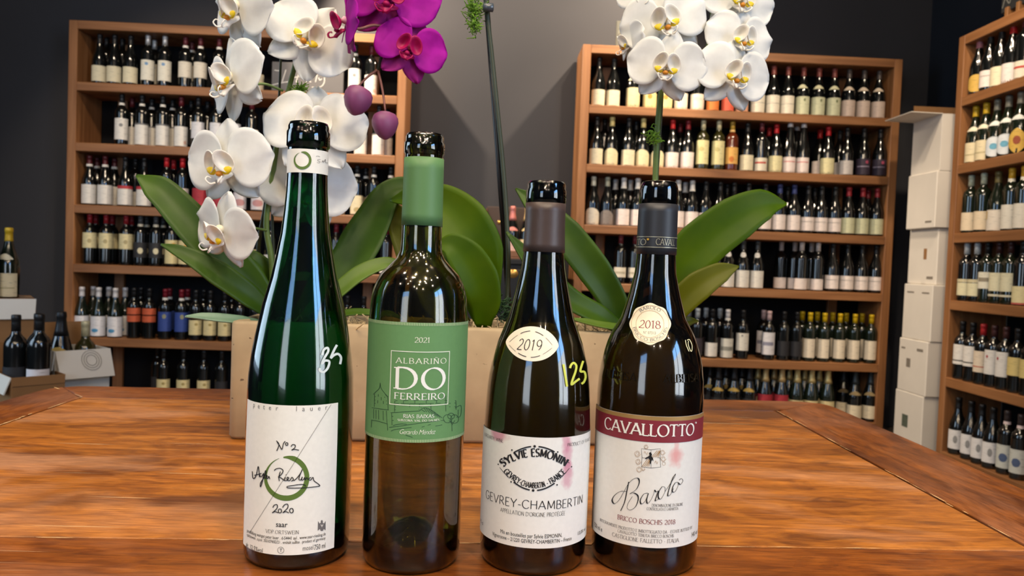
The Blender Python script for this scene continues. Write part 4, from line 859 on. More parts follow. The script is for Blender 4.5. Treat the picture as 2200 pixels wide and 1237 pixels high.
L3 = b3.sheet('front_label', za, zb, D2(-85), D2(85), lp3, None, .0003, 48, 3)
ptxt(b3, o3, s3, pen_text('GEVREY-CHAMBERTIN', .10, .06, False, .10), 92, 870, 692, 70, ink, L3)
ptxt(b3, o3, s3, pen_text("APPELLATION D'ORIGINE PROT\u00c9G\u00c9E", .10, .06, False, .08), 210, 732, 752, 33, ink, L3)
ptxt(b3, o3, s3, plain_text('Mis en bouteilles par Sylvie ESMONIN,'), 210, 706, 927, 33, ink, L3)
ptxt(b3, o3, s3, plain_text('Vigneronne \u2013 21220 GEVREY-CHAMBERTIN \u2013 France'), 145, 782, 971, 32, ink, L3)
ptxt(b3, o3, s3, pen_text('BURGUNDY WINE', .1, .06, False, .08), 84, 236, 132, 28, ink, L3)
ptxt(b3, o3, s3, pen_text('PRODUCT OF FRANCE', .1, .06, False, .08), 752, 928, 170, 28, ink, L3)
ptxt(b3, o3, s3, plain_text('13,0% vol'), 835, 893, 888, 30, ink, L3)
ptxt(b3, o3, s3, plain_text('75 cl'), 50, 72, 812, 30, ink, L3)
def lens(cx, xl, xr, cy, h, n=20): return [(xl+(xr-xl)*i/n, cy+h*(1-((2*i/n-1)**2))) for i in range(n+1)]
def arcseg(f, t0, t1, n=10): return [f(t0+(t1-t0)*i/n) for i in range(n+1)]
topa = lambda t: (195+588*t, 336-154*(1-(2*t-1)**2)); bota = lambda t: (195+588*t, 336+204*(1-(2*t-1)**2))
segs = [(arcseg(topa, .03, .17), .9), (arcseg(topa, .21, .45), 2.6), (arcseg(topa, .55, .77), 2.8), (arcseg(topa, .83, .97), .9), (arcseg(bota, .02, .15), .9), (arcseg(bota, .21, .43), 2.8), (arcseg(bota, .53, .77), 2.8), (arcseg(bota, .83, .97), .9)]
dots = [(487, 182, 10), (475, 540, 10), (305, 212, 6), (672, 228, 6), (298, 470, 6), (667, 495, 6), (195, 328, 5), (783, 348, 5)]
b3.strokes('oval_border', [(z(p), w) for p, w in segs] + [(z(circ(a, b, r*.55, r*.55, 10)), r*1.05/3.785) for a, b, r in dots], ink, L3, smooth=0)
def along(h, T_, f, height, mat, parent, org, sc, name='lettering', flip=1):
    V, F_, w = T_; out = []
    for u, v in V:
        t = u/w; p = f(t); q = f(min(1.02, t+.01)); r = f(t-.01); dx, dy = q[0]-r[0], q[1]-r[1]; l = math.hypot(dx, dy); dx /= l; dy /= l
        out.append((p[0]+dy*v*height, p[1]-dx*v*height))
    return h.flat(name, [(org[0]+a/sc, org[1]+b/sc) for a, b in out], F_, lambda u, v: h.hit(u, v), mat, parent, .0005)
along(b3, pen_text('SYLVIE ESMONIN', .27, .08, True, .03), lambda t: (236+500*t, 348-84*(1-(2*t-1)**2)), 62, ink, L3, o3, s3)
along(b3, pen_text('GEVREY-CHAMBERTIN - FRANCE', .27, .08, True, .03), lambda t: (236+506*t, 392+130*(1-(2*t-1)**2)), 44, ink, L3, o3, s3)
# lens-shaped year sticker
o3b, s3b = (1020, 660), 4.265; z = zm(*o3b, s3b)
def tilt(pts, c, deg): 
    ca, sa = math.cos(D2(deg)), math.sin(D2(deg)); return [(c[0]+(x-c[0])*ca-(y-c[1])*sa, c[1]+(x-c[0])*sa+(y-c[1])*ca) for x, y in pts]
ol = [(527+242*math.cos(D2(a))*(1-.05*abs(math.sin(D2(2*a)))), 334+160*math.copysign(abs(math.sin(D2(a)))**1.12, math.sin(D2(a)))) for a in range(0, 360, 8)]
cream_paper = labelpaper('cream_sticker_paper', (242, 230, 210))
M3 = disc(b3, 'year_sticker', z(tilt(ol, (527, 334), 4)), z([(527, 334)])[0], cream_paper)
ft = lambda t: tilt([(310+410*t, 345-128*(1-(2*t-1)**2))], (527, 334), 4)[0]; fb = lambda t: tilt([(310+410*t, 345+112*(1-(2*t-1)**2))], (527, 334), 4)[0]
b3.strokes('oval_border', [(z(arcseg(f, a, b_)), w) for f, a, b_, w in ((ft, .03, .2, .6), (ft, .26, .47, 1.3), (ft, .58, .76, 1.3), (ft, .82, .97, .6), (fb, .03, .18, .6), (fb, .24, .42, 1.5), (fb, .52, .72, 1.3), (fb, .78, .97, .6))], ink, M3, smooth=0)
def shear(T_, k): V, F_, w = T_; return [(a+b*k, b) for a, b in V], F_, w
ptxt(b3, o3b, s3b, shear(pen_text('2019', .10, .06, False, .14), .14), 386, 612, 392, 96, ink, M3)
ymark = simple('yellow_marker', (208, 214, 84), .6)
zq_ = zm(o3b[0]-3, o3b[1], s3b)
b3.strokes('price_mark', [zq_([(822, 520), (835, 600), (855, 725)]), zq_([(880, 556), (892, 525), (915, 508), (938, 535), (930, 590), (905, 660), (895, 706), (930, 680), (968, 652)]), zq_([(1000, 490), (985, 535), (975, 585), (1010, 590), (1022, 635), (1008, 680), (985, 700)])], ymark, None, 4.6)
_, zc0 = b3.hit(1167, 541); _, zc1 = b3.hit(1170, 434)
brn = simple('brown_capsule', (72, 58, 54), .42, spec=.5, bump=.08)
cp_ = b3.sheet('capsule', zc0, zc1, -PI, PI*.9999, brn, None, .0004, 72, 6); solid(cp_, .0003)

# --- Barolo bottle
b4 = Hero(1379, 1241, [(.037, .0012), (.0388, .005), (.0394, .012), (.0396, .118), (.0394, .1306), (.0388, .1416), (.0373, .1527), (.0358, .160), (.0336, .1675), (.0308, .1749), (.0275, .181), (.0243, .1868), (.0220, .1945), (.0196, .2033), (.0176, .2121), (.0157, .2209), (.0147, .2343), (.0143, .272), (.0143, .2735), (.0147, .2745), (.0147, .2840), (.0141, .2870), (.0128, .2902)],
          'wine_bottle', 'dark bottle of Barolo, white label with crimson band and round seal', g_dark2, fat=1.022)
o4, s4 = (1260, 860), 3.281; z = zm(*o4, s4)
_, za = b4.hit(1391, 1176); _, zb = b4.hit(1392, 893)
lp4 = labelpaper('barolo_label_paper', (236, 234, 228), [(hp(b4, o4, s4, 630, 400), .0068, .0085, .55, (226, 130, 130)), (hp(b4, o4, s4, 634, 330), .0028, .014, .45, (226, 140, 140))])
L4 = b4.sheet('front_label', za, zb, D2(-84), D2(80), lp4, None, .0003, 48, 3)
_, zg = b4.hit(1392, 902); _, zr = b4.hit(1392, 949)
b4.sheet('gold_band', zg, zb-.0001, D2(-83.9), D2(79.9), simple('gold_print', (176, 140, 84), .45, .3), L4, .0005, 48, 1)
crim = simple('crimson_print', (134, 40, 52), .55); b4.sheet('crimson_band', zr, zg, D2(-83.9), D2(79.9), crim, L4, .0005, 48, 2)
V, F_, w = pen_text('CAVALLOTTO', .16, .06, True, .02)
b4.text('lettering', (V, F_, w), 1260+133/s4, 1260+752/s4, 860+248/s4, 84/s4, white_ink, L4, .0008)
b4.strokes('lettering', [(z(circ(765, 155, 5, 5, 8)), .8)], white_ink, L4, eps=.0008, smooth=0)
BAR = [[(300, 572), (288, 630), (270, 715), (243, 776)], [(288, 640), (240, 640), (200, 668), (184, 702), (200, 726), (230, 702), (262, 648), (300, 582), (335, 550), (366, 548), (372, 580), (350, 626), (306, 656)], [(306, 656), (335, 650), (362, 668), (364, 702), (345, 748), (310, 770), (288, 755), (296, 720), (325, 675)],
       [(432, 650), (404, 658), (380, 700), (388, 728), (415, 704), (436, 652)], [(436, 652), (424, 700), (432, 724), (456, 696)], [(456, 696), (474, 655), (478, 630), (490, 642), (506, 634)], [(506, 634), (494, 668), (484, 706), (508, 690)], [(532, 604), (510, 640), (505, 680), (522, 692), (548, 650), (552, 612), (532, 604)], [(552, 640), (592, 580), (620, 535), (626, 515)], [(626, 515), (604, 550), (575, 640), (572, 670), (590, 660), (612, 618)], [(622, 578), (605, 610), (603, 640), (622, 640), (642, 600), (642, 575), (622, 578)], [(642, 578), (660, 590), (676, 565), (666, 548), (650, 560)]]
def nibw(dx, dy, t): return .55+2.3*abs(math.sin(math.atan2(-dy, dx)-D2(25)))**2.2*(dy > 0)+.2
b4.strokes('lettering', [(z(q), nibw) for q in BAR], ink, L4, eps=.0006, smooth=6)
ptxt(b4, o4, s4, pen_text('DENOMINAZIONE DI ORIGINE', .13, .06, True, .03), 460, 676, 748, 20, grey_ink, L4)
ptxt(b4, o4, s4, pen_text('CONTROLLATA E GARANTITA', .13, .06, True, .03), 424, 644, 775, 20, grey_ink, L4)
ptxt(b4, o4, s4, pen_text('BRICCO BOSCHIS 2018', .13, .055, True, .08), 220, 624, 869, 33, red_ink, L4)
ptxt(b4, o4, s4, pen_text('INTEGRALMENTE PRODOTTO E IMBOTTIGLIATO DA - ESTATE BOTTLED BY', .13, .06, True, .03), 96, 740, 932, 21, grey_ink, L4)
ptxt(b4, o4, s4, pen_text('CAVALLOTTO TENUTA BRICCO BOSCHIS', .13, .06, True, .03), 220, 614, 961, 21, grey_ink, L4)
ptxt(b4, o4, s4, pen_text('CASTIGLIONE FALLETTO - ITALIA', .12, .055, True, .07), 182, 648, 1000, 27, grey_ink, L4)
ptxt(b4, o4, s4, plain_text('750 ml e'), 58, 114, 908, 34, ink, L4); ptxt(b4, o4, s4, plain_text('14% vol'), 738, 774, 952, 36, ink, L4)
tan_ink = simple('tan_ink', (168, 128, 76), .6)
shield = [(388, 338), (455, 346), (520, 338), (518, 400), (522, 468), (455, 474), (388, 466), (392, 400), (388, 338)]
b4.strokes('crest', [(z(shield), .8), (z([(455, 346), (455, 474)]), .6), (z([(390, 402), (520, 402)]), .6)], ink, L4, smooth=0)
hat = [[(458+12*i, 400), (min(518, 458+12*i+40), max(350, 352))] for i in range(5)] + [[(392+12*i, 464), (min(452, 392+12*i+40), 410)] for i in range(5)]
b4.strokes('crest', [(z(q), 1.1) for q in hat], tan_ink, L4, eps=.00045, smooth=0)
def vine(cx, cy, r, k): return [(cx+r*math.cos(i*1.1)*(1-.05*i)*(.7+.3*math.cos(i*2.3)), cy+r*math.sin(i*1.1)*(1-.05*i)) for i in range(k)]
b4.strokes('crest', [(z(vine(*q)), .5) for q in ((360, 375, 26, 14), (365, 430, 24, 14), (372, 485, 24, 12), (535, 365, 22, 12), (540, 410, 22, 12), (420, 325, 18, 12), (400, 480, 16, 10))] + [(z(circ(544, 444, 11, 12, 12)), .5), (z([(408, 372), (412, 358), (425, 380), (432, 362)]), .6), (z([(480, 440), (488, 424), (496, 446), (502, 430)]), .6)], tan_ink, L4, eps=.0005)
horse = [(440, 368), (452, 362), (462, 378), (458, 392), (468, 402), (472, 425), (462, 415), (458, 424), (452, 446), (444, 440), (448, 418), (436, 404), (416, 412), (412, 404), (434, 394), (444, 384)]
b4.flat('crest', z(horse), [tuple(range(len(horse)))[::-1]], lambda u, v: b4.hit(u, v), ink, L4, .0007)
# round seal
o4b, s4b = (1260, 630), 4.758; z = zm(*o4b, s4b)
so = [(652+(204+7*math.cos(D2(a)*8))*math.cos(D2(a)), 312+(208+7*math.cos(D2(a)*8))*math.sin(D2(a))) for a in range(0, 360, 6)]
M4 = disc(b4, 'round_seal', z(so), z([(652, 312)])[0], labelpaper('seal_paper', (240, 230, 204)))
b4.strokes('seal_ring', [(z(circ(652, 312, 188, 190, 40)), .6), (z(circ(650, 312, 140, 138, 36)), .6)], tan_ink, M4, smooth=0)
ptxt(b4, o4b, s4b, pen_text('2018', .12, .05, True, .06), 536, 762, 356, 76, red_ink, M4)
ptxt(b4, o4b, s4b, plain_text('N\u00b0 07313'), 580, 708, 416, 28, grey_ink, M4)
along(b4, pen_text('BAROLO', .13, .055, True, .12), lambda t: (652+152*math.cos(D2(-128+76*t)), 312+152*math.sin(D2(-128+76*t))), 31, grey_ink, M4, o4b, s4b)
along(b4, pen_text('BRICCO BOSCHIS', .13, .055, True, .10), lambda t: (652+178*math.cos(D2(168-156*t)), 312+178*math.sin(D2(168-156*t))), 31, grey_ink, M4, o4b, s4b)
b4.strokes('price_mark', [z([(1005, 475), (1015, 530), (1042, 592)]), z([(1022, 478), (1046, 472), (1072, 530), (1068, 590), (1050, 570), (1034, 520), (1036, 485)])], simple('cream_marker', (222, 218, 170), .6), None, 1.5)
emb = pen_text('ALBEISA', .16, .09, False, .12)
for xa, xb, yb in ((1425, 1499, 821), (1300, 1368, 815)):
    e_ = b4.text('embossed_lettering', emb, xa, xb, yb, 17, simple('embossed_glass', (26, 20, 12), .05, spec=.6), None, .0004); solid(e_, .0007, 1)
_, zc0 = b4.hit(1402, 546); _, zc1 = b4.hit(1409, 436)
blk = simple('black_capsule', (40, 42, 48), .45, spec=.5)
C4 = b4.sheet('capsule', zc0, zc1, -PI, PI*.9999, blk, None, .0004, 72, 6); solid(C4, .0003)
silver = simple('silver_print', (176, 172, 150), .4, .4)
o4c, s4c = (1260, 370), 3.988
for yy in (553, 641):
    _, zz = b4.hit(o4c[0]+580/s4c, o4c[1]+yy/s4c); b4.sheet('foil_line', zz-.00025, zz+.00025, -PI, PI*.999, silver, C4, .0008, 64, 1)
ptxt(b4, o4c, s4c, pen_text('CAVALL', .13, .05, True, .03), 596, 752, 624, 54, silver, C4).location = (0, -.0004, 0)
ptxt(b4, o4c, s4c, pen_text('TTO', .13, .05, True, .03), 418, 515, 622, 52, silver, C4).location = (0, -.0004, 0)
b4.strokes('lettering', [(zm(*o4c, s4c)(circ(531, 574, 5, 5, 8)), 2.4)], simple('gold_dot', (200, 160, 60), .4), C4, eps=.0009, smooth=0)

# ------------------------------------------------------------------ concrete planter
def rrect(x0, x1, y0, y1, r, k=5):
    out = []
    for cx, cy, a in ((x1-r, y1-r, 0), (x0+r, y1-r, 90), (x0+r, y0+r, 180), (x1-r, y0+r, 270)):
        for i in range(k+1): t = D2(a+90*i/k); out.append((cx+r*math.cos(t), cy+r*math.sin(t)))
    return out
def loft(name, rings, mat, parent=None, loc=None, rotz=0, smooth=True):
    n = len(rings[0]); V = [p for r in rings for p in r]; F_ = [tuple(range(n-1, -1, -1))]
    for j in range(len(rings)-1):
        for k in range(n): F_.append((j*n+k, j*n+(k+1) % n, (j+1)*n+(k+1) % n, (j+1)*n+k))
    F_.append(tuple((len(rings)-1)*n+k for k in range(n)))
    return obj(name, mesh(name, V, F_, smooth), mat, parent, loc, rotz)
def concrete(name):
    m, nt, b = newmat(name); L = nt.links; tc = nt.nodes.new('ShaderNodeTexCoord')
    n = nt.nodes.new('ShaderNodeTexNoise'); n.inputs['Scale'].default_value = 14; n.inputs['Detail'].default_value = 8; L.new(tc.outputs['Object'], n.inputs['Vector'])
    c = ramp(nt, n.outputs['Fac'], ((.3, (156, 136, 104)), (.55, (176, 155, 120)), (.75, (190, 171, 138))))
    mp = nt.nodes.new('ShaderNodeMapping'); mp.inputs['Scale'].default_value = (60, 60, 110); L.new(tc.outputs['Object'], mp.inputs['Vector'])
    n2 = nt.nodes.new('ShaderNodeTexNoise'); n2.inputs['Scale'].default_value = 1.6; n2.inputs['Detail'].default_value = 3; L.new(mp.outputs[0], n2.inputs['Vector'])
    pit = nt.nodes.new('ShaderNodeMapRange'); pit.inputs['From Min'].default_value = .70; pit.inputs['From Max'].default_value = .74; L.new(n2.outputs['Fac'], pit.inputs['Value'])
    mx = nt.nodes.new('ShaderNodeMix'); mx.data_type = 'RGBA'; mx.inputs['B'].default_value = (*lin((110, 92, 70)), 1); L.new(pit.outputs[0], mx.inputs['Factor']); L.new(c, mx.inputs['A']); L.new(mx.outputs['Result'], b.inputs['Base Color'])
    b.inputs['Roughness'].default_value = .8
    bp = nt.nodes.new('ShaderNodeBump'); bp.inputs['Strength'].default_value = .6; bp.inputs['Distance'].default_value = .002; bp.invert = True; L.new(pit.outputs[0], bp.inputs['Height']); L.new(bp.outputs[0], b.inputs['Normal'])
    return m
PL = Vector((-.304, .924, ZT+.0005)); PR = math.atan(.057); PLEN, PDEP, PH = .565, .15, .1425
def ring(ins, z, r): return [(x, y, z) for x, y in rrect(ins, PLEN-ins, ins, PDEP-ins, r)]
pl = loft('planter', [ring(.004, 0, .008), ring(0, .004, .010), ring(0, PH-.004, .010), ring(.0012, PH-.001, .010), ring(.004, PH, .010), ring(.014, PH, .006), ring(.016, PH-.003, .006), ring(.016, .03, .006)], concrete('tan_concrete'), None, PL, PR)
tag(pl, 'long tan concrete planter holding the orchids behind the four bottles', 'planter')
def planter(u, v, z): c, s = math.cos(PR), math.sin(PR); return Vector((PL.x+u*c-v*s, PL.y+u*s+v*c, z))
so_ = mesh('potting_bark', [planter(a, b, ZT+.118) for a, b in ((.018, .018), (PLEN-.018, .018), (PLEN-.018, PDEP-.018), (.018, PDEP-.018))], [(0, 1, 2, 3)])
tag(obj('potting_bark', so_, simple('bark', (70, 52, 36), .9, noise=.5, nscale=90, bump=1, bscale=120)), 'dark potting bark filling the concrete planter', 'soil', kind='stuff')
V = []; F_ = []
rm = random.Random(3)
def moss_curl(c, n, r0):
    a0 = rm.uniform(0, 6.28); turn = rm.uniform(-1.3, 1.3); tilt_ = rm.uniform(-.9, .9); p = Vector(c); d = Vector((math.cos(a0), math.sin(a0), rm.uniform(0, .7))); pts = []
    ax = Vector((rm.uniform(-1, 1), rm.uniform(-1, 1), rm.uniform(-1, 1))).normalized()
    for i in range(n):
        pts.append(p.copy()); p = p+d*r0; d = Matrix.Rotation(turn*.55, 3, ax) @ d; d.z += rm.uniform(-.25, .2); d.normalize()
    return pts
for u0, u1, cnt in ((.10, .24, 130), (.24, .36, 110), (.36, .54, 150), (.02, .10, 30)):
    for _ in range(cnt):
        c = planter(rm.uniform(u0, u1), rm.uniform(.014, .11), ZT+PH-rm.uniform(.004, .024))
        v, f = tube_data(moss_curl(c, 9, rm.uniform(.0028, .005)), .00075, 4); o = len(V); V += v; F_ += [tuple(i+o for i in q) for q in f]
tag(obj('dry_moss', mesh('dry_moss', V, F_, True), simple('dry_moss', (186, 164, 122), .9, noise=.3, nscale=60)), 'curly dry tan moss heaped over the planter rim', 'moss', kind='stuff')

# ------------------------------------------------------------------ orchids
leaf_mat = thin_leafy('orchid_leaf', (38, 68, 6), (64, 94, 12), .18, .45, 14, spec=.3)
leaf_pale = thin_leafy('orchid_leaf_pale', (72, 100, 26), (98, 124, 46), .15, .45, 14, spec=.3)
leaf_blue = thin_leafy('orchid_leaf_bluish', (96, 130, 104), (126, 154, 130), .12, .45, 14, spec=.5)
leaf_lit = thin_leafy('orchid_leaf_translucent', (66, 104, 2), (104, 134, 6), .5, .45, 9, spec=.25)
leaf_olive = thin_leafy('orchid_leaf_olive', (84, 92, 2), (104, 108, 6), .35, .45, 9, spec=.25)
stem_mat = simple('orchid_stem', (96, 120, 58), .5, noise=.25, nscale=60); stem_dark = simple('orchid_stem_dark', (50, 58, 40), .5, noise=.2, nscale=60); pink_stem = simple('orchid_stem_purple', (120, 72, 62), .5, noise=.3, nscale=80)
petal_white = thin_leafy('petal_white', (228, 230, 228), (240, 242, 240), .28, .6, 60, spec=.15)
petal_purple = thin_leafy('petal_purple', (150, 8, 140), (176, 24, 164), .25, .6, 60, spec=.12)
sepal_purple = thin_leafy('sepal_purple', (150, 30, 120), (166, 44, 134), .2, .6, 60, spec=.15)
lip_white = thin_leafy('lip_white', (244, 240, 230), (250, 248, 240), .2, .5, 60); lip_yellow = simple('lip_yellow', (226, 196, 20), .5); lip_orange = simple('lip_orange', (206, 132, 24), .5); lip_purple = thin_leafy('lip_purple', (150, 6, 74), (190, 20, 96), .1, .45, 60)
cream_dot = simple('column_cream', (232, 222, 190), .5); pink_dot = simple('column_pink', (226, 170, 190), .5)
bud_mat = simple('bud_purple', (124, 62, 104), .5, noise=.25, nscale=70)
class Plant:
    def __init__(s, base, label):
        s.b = Vector(base); s.root = empty('orchid', s.b); tag(s.root, label, 'orchid', 'orchids in the concrete planter')
    def L(s, v): return Vector(v)-s.b
    def leaf(s, pts, wid, mat, face=(0, -1, .25), fold=.25, th=.0018):
        """pts: (px, py, Y); wid: half widths in px along the spine"""
        sp = catmull([at(*p) for p in pts], 8); n = len(sp); V = []; F_ = []; nv = 8
        for i, p in enumerate(sp):
            t = i/(n-1); k = t*(len(wid)-1); a = int(min(k, len(wid)-2)); w = (wid[a]+(wid[a+1]-wid[a])*(k-a))*p.y/FPX
            tg = (sp[min(i+1, n-1)]-sp[max(i-1, 0)]).normalized(); f = Vector(face).normalized(); sd = tg.cross(f).normalized(); nn = sd.cross(tg).normalized()
            for j in range(nv+1):
                v = 2*j/nv-1; V.append(s.L(p+sd*(w*v)+nn*(fold*w*(abs(v)**1.4))))
        for i in range(n-1):
            for j in range(nv): F_.append((i*(nv+1)+j, i*(nv+1)+j+1, (i+1)*(nv+1)+j+1, (i+1)*(nv+1)+j))
        o = obj('leaf', mesh('leaf', V, F_, True), mat, s.root); solid(o, th); return o
    def stem(s, pts, r, mat=None, name='flower_stem', per=6, n=8):
        sp = [s.L(p) for p in catmull([at(*p) for p in pts], per)]; rr = [r*(1-.35*i/len(sp)) for i in range(len(sp))]
        return tube(name, sp, rr, mat or stem_mat, s.root, n)
    def flower(s, px, py, Y, rpx, yaw, pitch=0, roll=0, kind='white', back=None):
        c = at(px, py, Y); R = rpx*Y/FPX; ya, pi_ = D2(yaw), D2(pitch)
        d = Vector((math.sin(ya)*math.cos(pi_), -math.cos(ya)*math.cos(pi_), math.sin(pi_)))
        r = Vector((0, 0, 1)).cross(d).normalized(); u = d.cross(r)
        ro = D2(roll)+ROLL; r, u = r*math.cos(ro)-u*math.sin(ro), u*math.cos(ro)+r*math.sin(ro)
        M = Matrix((r, -d, u)).transposed().to_4x4(); M.translation = s.L(c)
        pw = kind == 'purple'
        # throat piece carries the petals
        prof = [(.0001, -.02), (.05, -.02), (.09, .03), (.10, .10), (.085, .16), (.0001, .19)]
        th = lathe('flower', [(a*R, b*R) for a, b in prof], 14)
        th.transform(Matrix.Translation((0, .06*R, .04*R)) @ Matrix.Rotation(D2(68), 4, 'X'))
        root = obj('flower', th, pink_dot if pw else cream_dot, s.root); root.matrix_local = M
        rn = random.Random(int(px*7+py))
        def petal(name, ang, Lh, Wd, mat, dep, cup, bend, claw, nt=11, nv=9, asym=0):
            V = []; F_ = []; ca, sa = math.sin(D2(ang)), math.cos(D2(ang)); ph = rn.uniform(0, 6.28)
            for i in range(nt+1):
                t = i/nt
                if claw: w = Wd*(max(0, 1-((t-.56)/.46)**2)**.5 if t > .10 else 0)+.10*(1-t)**3; w = max(w, .10*(1-t)) if t < .3 else max(w, .02)
                else: w = Wd*max(.0, math.sin(PI*min(1, .06+t*.94))**.62)*(1-.12*t); w = max(w, .03)
                for j in range(nv+1):
                    v = 2*j/nv-1; along_ = Lh*t*(1-.06*v*v*(1 if claw else 0)) + asym*v*.1*t
                    x = ca*along_ + sa*w*v; z_ = sa*along_ - ca*w*v
                    y = dep + bend*t*t - cup*(v*v)*w - .035*math.sin(ph+3*t+4*v)*t + (.05*abs(v)**.5*t if claw else 0)
                    V.append((x*R, y*R, z_*R))
            for i in range(nt):
                for j in range(nv): F_.append((i*(nv+1)+j, i*(nv+1)+j+1, (i+1)*(nv+1)+j+1, (i+1)*(nv+1)+j))
            o = obj(name, mesh(name, V, F_, True), mat, root); solid(o, .0007); return o
        pm = petal_purple if pw else petal_white; sm = sepal_purple if pw else petal_white
        petal('sepal', rn.uniform(-6, 6), .95, .36, sm, .10, -.12, .10, False)
        petal('sepal', 142+rn.uniform(-6, 6), .92, .34, sm, .10, -.10, .12, False)
        petal('sepal', -142+rn.uniform(-6, 6), .92, .34, sm, .10, -.10, .12, False)
        petal('petal', 78+rn.uniform(-5, 5), 1.04, .62, pm, .02, .10, .14, True, 13, 12)
        petal('petal', -78+rn.uniform(-5, 5), 1.04, .62, pm, .02, .10, .14, True, 13, 12)
        # lip: two raised side lobes, a pointed middle lobe and two curling tips
        lm = lip_purple if pw else lip_white
        for sx in (-1, 1):
            V = [(sx*.17*R, -.13*R, .03*R)]; F_ = []
            for j in range(1, 5):
                for k in range(16):
                    w = 2*PI*k/16; q = j/4; ex = .20*q*math.cos(w); ez = .22*q*math.sin(w)
                    V.append(((sx*.17+ex*.92)*R, (-.13-.18*q*q+.10*sx*ex/.19*q-.05*ez/.22)*R, (.03+ez-.05*sx*ex/.19)*R))
            for k in range(16): F_.append((0, 1+k, 1+(k+1) % 16))
            for j in range(3):
                for k in range(16): F_.append((1+j*16+k, 1+(j+1)*16+k, 1+(j+1)*16+(k+1) % 16, 1+j*16+(k+1) % 16))
            o = obj('lip_lobe', fixn(mesh('lip_lobe', V, F_, True)), lm, root); solid(o, .0008)
            if not pw:
                bl = [(.0001, -.5), (.7, -.3), (1, 0), (.7, .3), (.0001, .5)]; bm_ = lathe('lip_spot', [(a*.085*R, b*.26*R) for a, b in bl], 10); bm_.transform(Matrix.Translation((sx*.18*R, -.22*R, -.15*R)) @ Matrix.Scale(.45, 4, (0, 1, 0)) @ Matrix.Rotation(D2(66*sx), 4, 'Y')); obj('lip_spot', bm_, lip_yellow, root)
        V = []; F_ = []
        for i in range(8):
            t = i/7; w = (.10+.18*math.sin(PI*min(1, t*1.25)))*(1-t*.55)
            for j in range(5):
                v = 2*j/4-1; V.append((v*w*R, (-.10-.26*t+.10*abs(v)+.06*t*t)*R, (-.16-.22*t-.03*t*t)*R))
        for i in range(7):
            for j in range(4): F_.append((i*5+j, i*5+j+1, (i+1)*5+j+1, (i+1)*5+j))
        o = obj('lip', mesh('lip', V, F_, True), lm if pw else lip_white, root); solid(o, .0012)
        cr = lathe('lip_callus', [(.0001, -.06*R), (.06*R, -.04*R), (.08*R, 0), (.05*R, .05*R), (.0001, .06*R)], 10); cr.transform(Matrix.Translation((0, -.22*R, -.21*R))); obj('lip_callus', cr, lip_purple if pw else lip_orange, root)
        for sx in (-1, 1):
            pts = catmull([Vector((sx*.05, -.30, -.40)), Vector((sx*.10, -.40, -.42)), Vector((sx*.17, -.44, -.34)), Vector((sx*.17, -.38, -.27)), Vector((sx*.11, -.34, -.30))], 4)
            tube('tendril', [p*R for p in pts], [.022*R*(1-.6*i/len(pts)) for i in range(len(pts))], lm if pw else lip_white, root, 5)
        if back:
            bp = at(*back); q0 = c-d*(.02*R); q1 = c-d*(.35*R)-Vector((0, 0, .1*R)); 
            tube('flower_stalk', [s.L(p) for p in catmull([bp, (bp+q1)/2+Vector((0, 0, .1*R)), q1, q0], 5)], .0017, pink_stem if pw else stem_mat, s.root, 6)
        return root

# white orchid, Riesling end
pa = Plant(planter(.115, .075, ZT+.12), 'white orchid with drooping flower sprays above the tall green bottle')
pa.leaf([(592, 665, 1.00), (520, 590, .985), (430, 500, .975), (350, 415, .975), (294, 377, .985)], [14, 36, 44, 38, 30, 3], leaf_mat, (.2, -1, .5))
pa.leaf([(590, 680, .99), (520, 625, .965), (440, 570, .955), (385, 540, .955), (346, 525, .96)], [12, 26, 28, 20, 12, 2], leaf_mat, (.1, -1, .7))
pa.leaf([(600, 660, 1.02), (575, 590, 1.01), (540, 560, 1.0), (500, 555, 1.0), (470, 575, 1.0)], [12, 22, 24, 18, 3], leaf_mat, (0, -1, .9))
pa.leaf([(575, 695, .985), (530, 690, .955), (470, 684, .94), (430, 680, .935), (398, 680, .935)], [10, 13, 13, 9, 2], leaf_blue, (0, -.7, .9))
pa.leaf([(615, 690, 1.02), (670, 650, 1.02), (745, 575, 1.03), (800, 480, 1.05), (835, 418, 1.06), (880, 400, 1.07), (930, 420, 1.08)], [16, 30, 42, 46, 36, 26, 18, 3], leaf_mat, (-.1, -1, .35))
pa.leaf([(640, 690, 1.0), (710, 640, 1.0), (775, 588, 1.01), (835, 567, 1.02), (890, 585, 1.03)], [12, 18, 20, 16, 4], leaf_pale, (0, -1, .8))
pa.leaf([(640, 690, .985), (700, 682, .97), (760, 672, .965), (810, 674, .965), (850, 684, .97)], [9, 12, 12, 9, 2], leaf_mat, (0, -.6, 1))
pa.stem([(590, 690, 1.01), (583, 560, 1.0), (572, 480, .995), (585, 380, .99), (598, 290, .985), (618, 200, .985), (640, 110, .98), (646, 20, .98), (640, -60, .98)], .0042)
pa.stem([(595, 690, 1.03), (556, 560, 1.015), (570, 440, 1.0), (590, 330, .995)], .0034, stem_dark)
pa.stem([(596, 690, 1.035), (585, 450, 1.01), (600, 200, 1.0), (610, -60, 1.0)], .0022, stem_dark, 'support_stake')
pa.flower(508, 18, .95, 98, -40, -8, 8, back=(618, 60, .985))
pa.flower(664, 80, .955, 97, 14, 6, 32, back=(640, 110, .98))
pa.flower(494, 170, .945, 98, -40, -4, -18, back=(608, 195, .985))
pa.flower(676, 272, .955, 110, 6, 16, -2, back=(605, 260, .985))
pa.flower(484, 352, .935, 102, -16, -4, -4, back=(588, 350, .99))
pa.flower(656, 398, .985, 104, 4, 0, 8, back=(578, 430, .992))
pa.flower(474, 498, .93, 90, -32, -10, 14, back=(575, 495, .995))
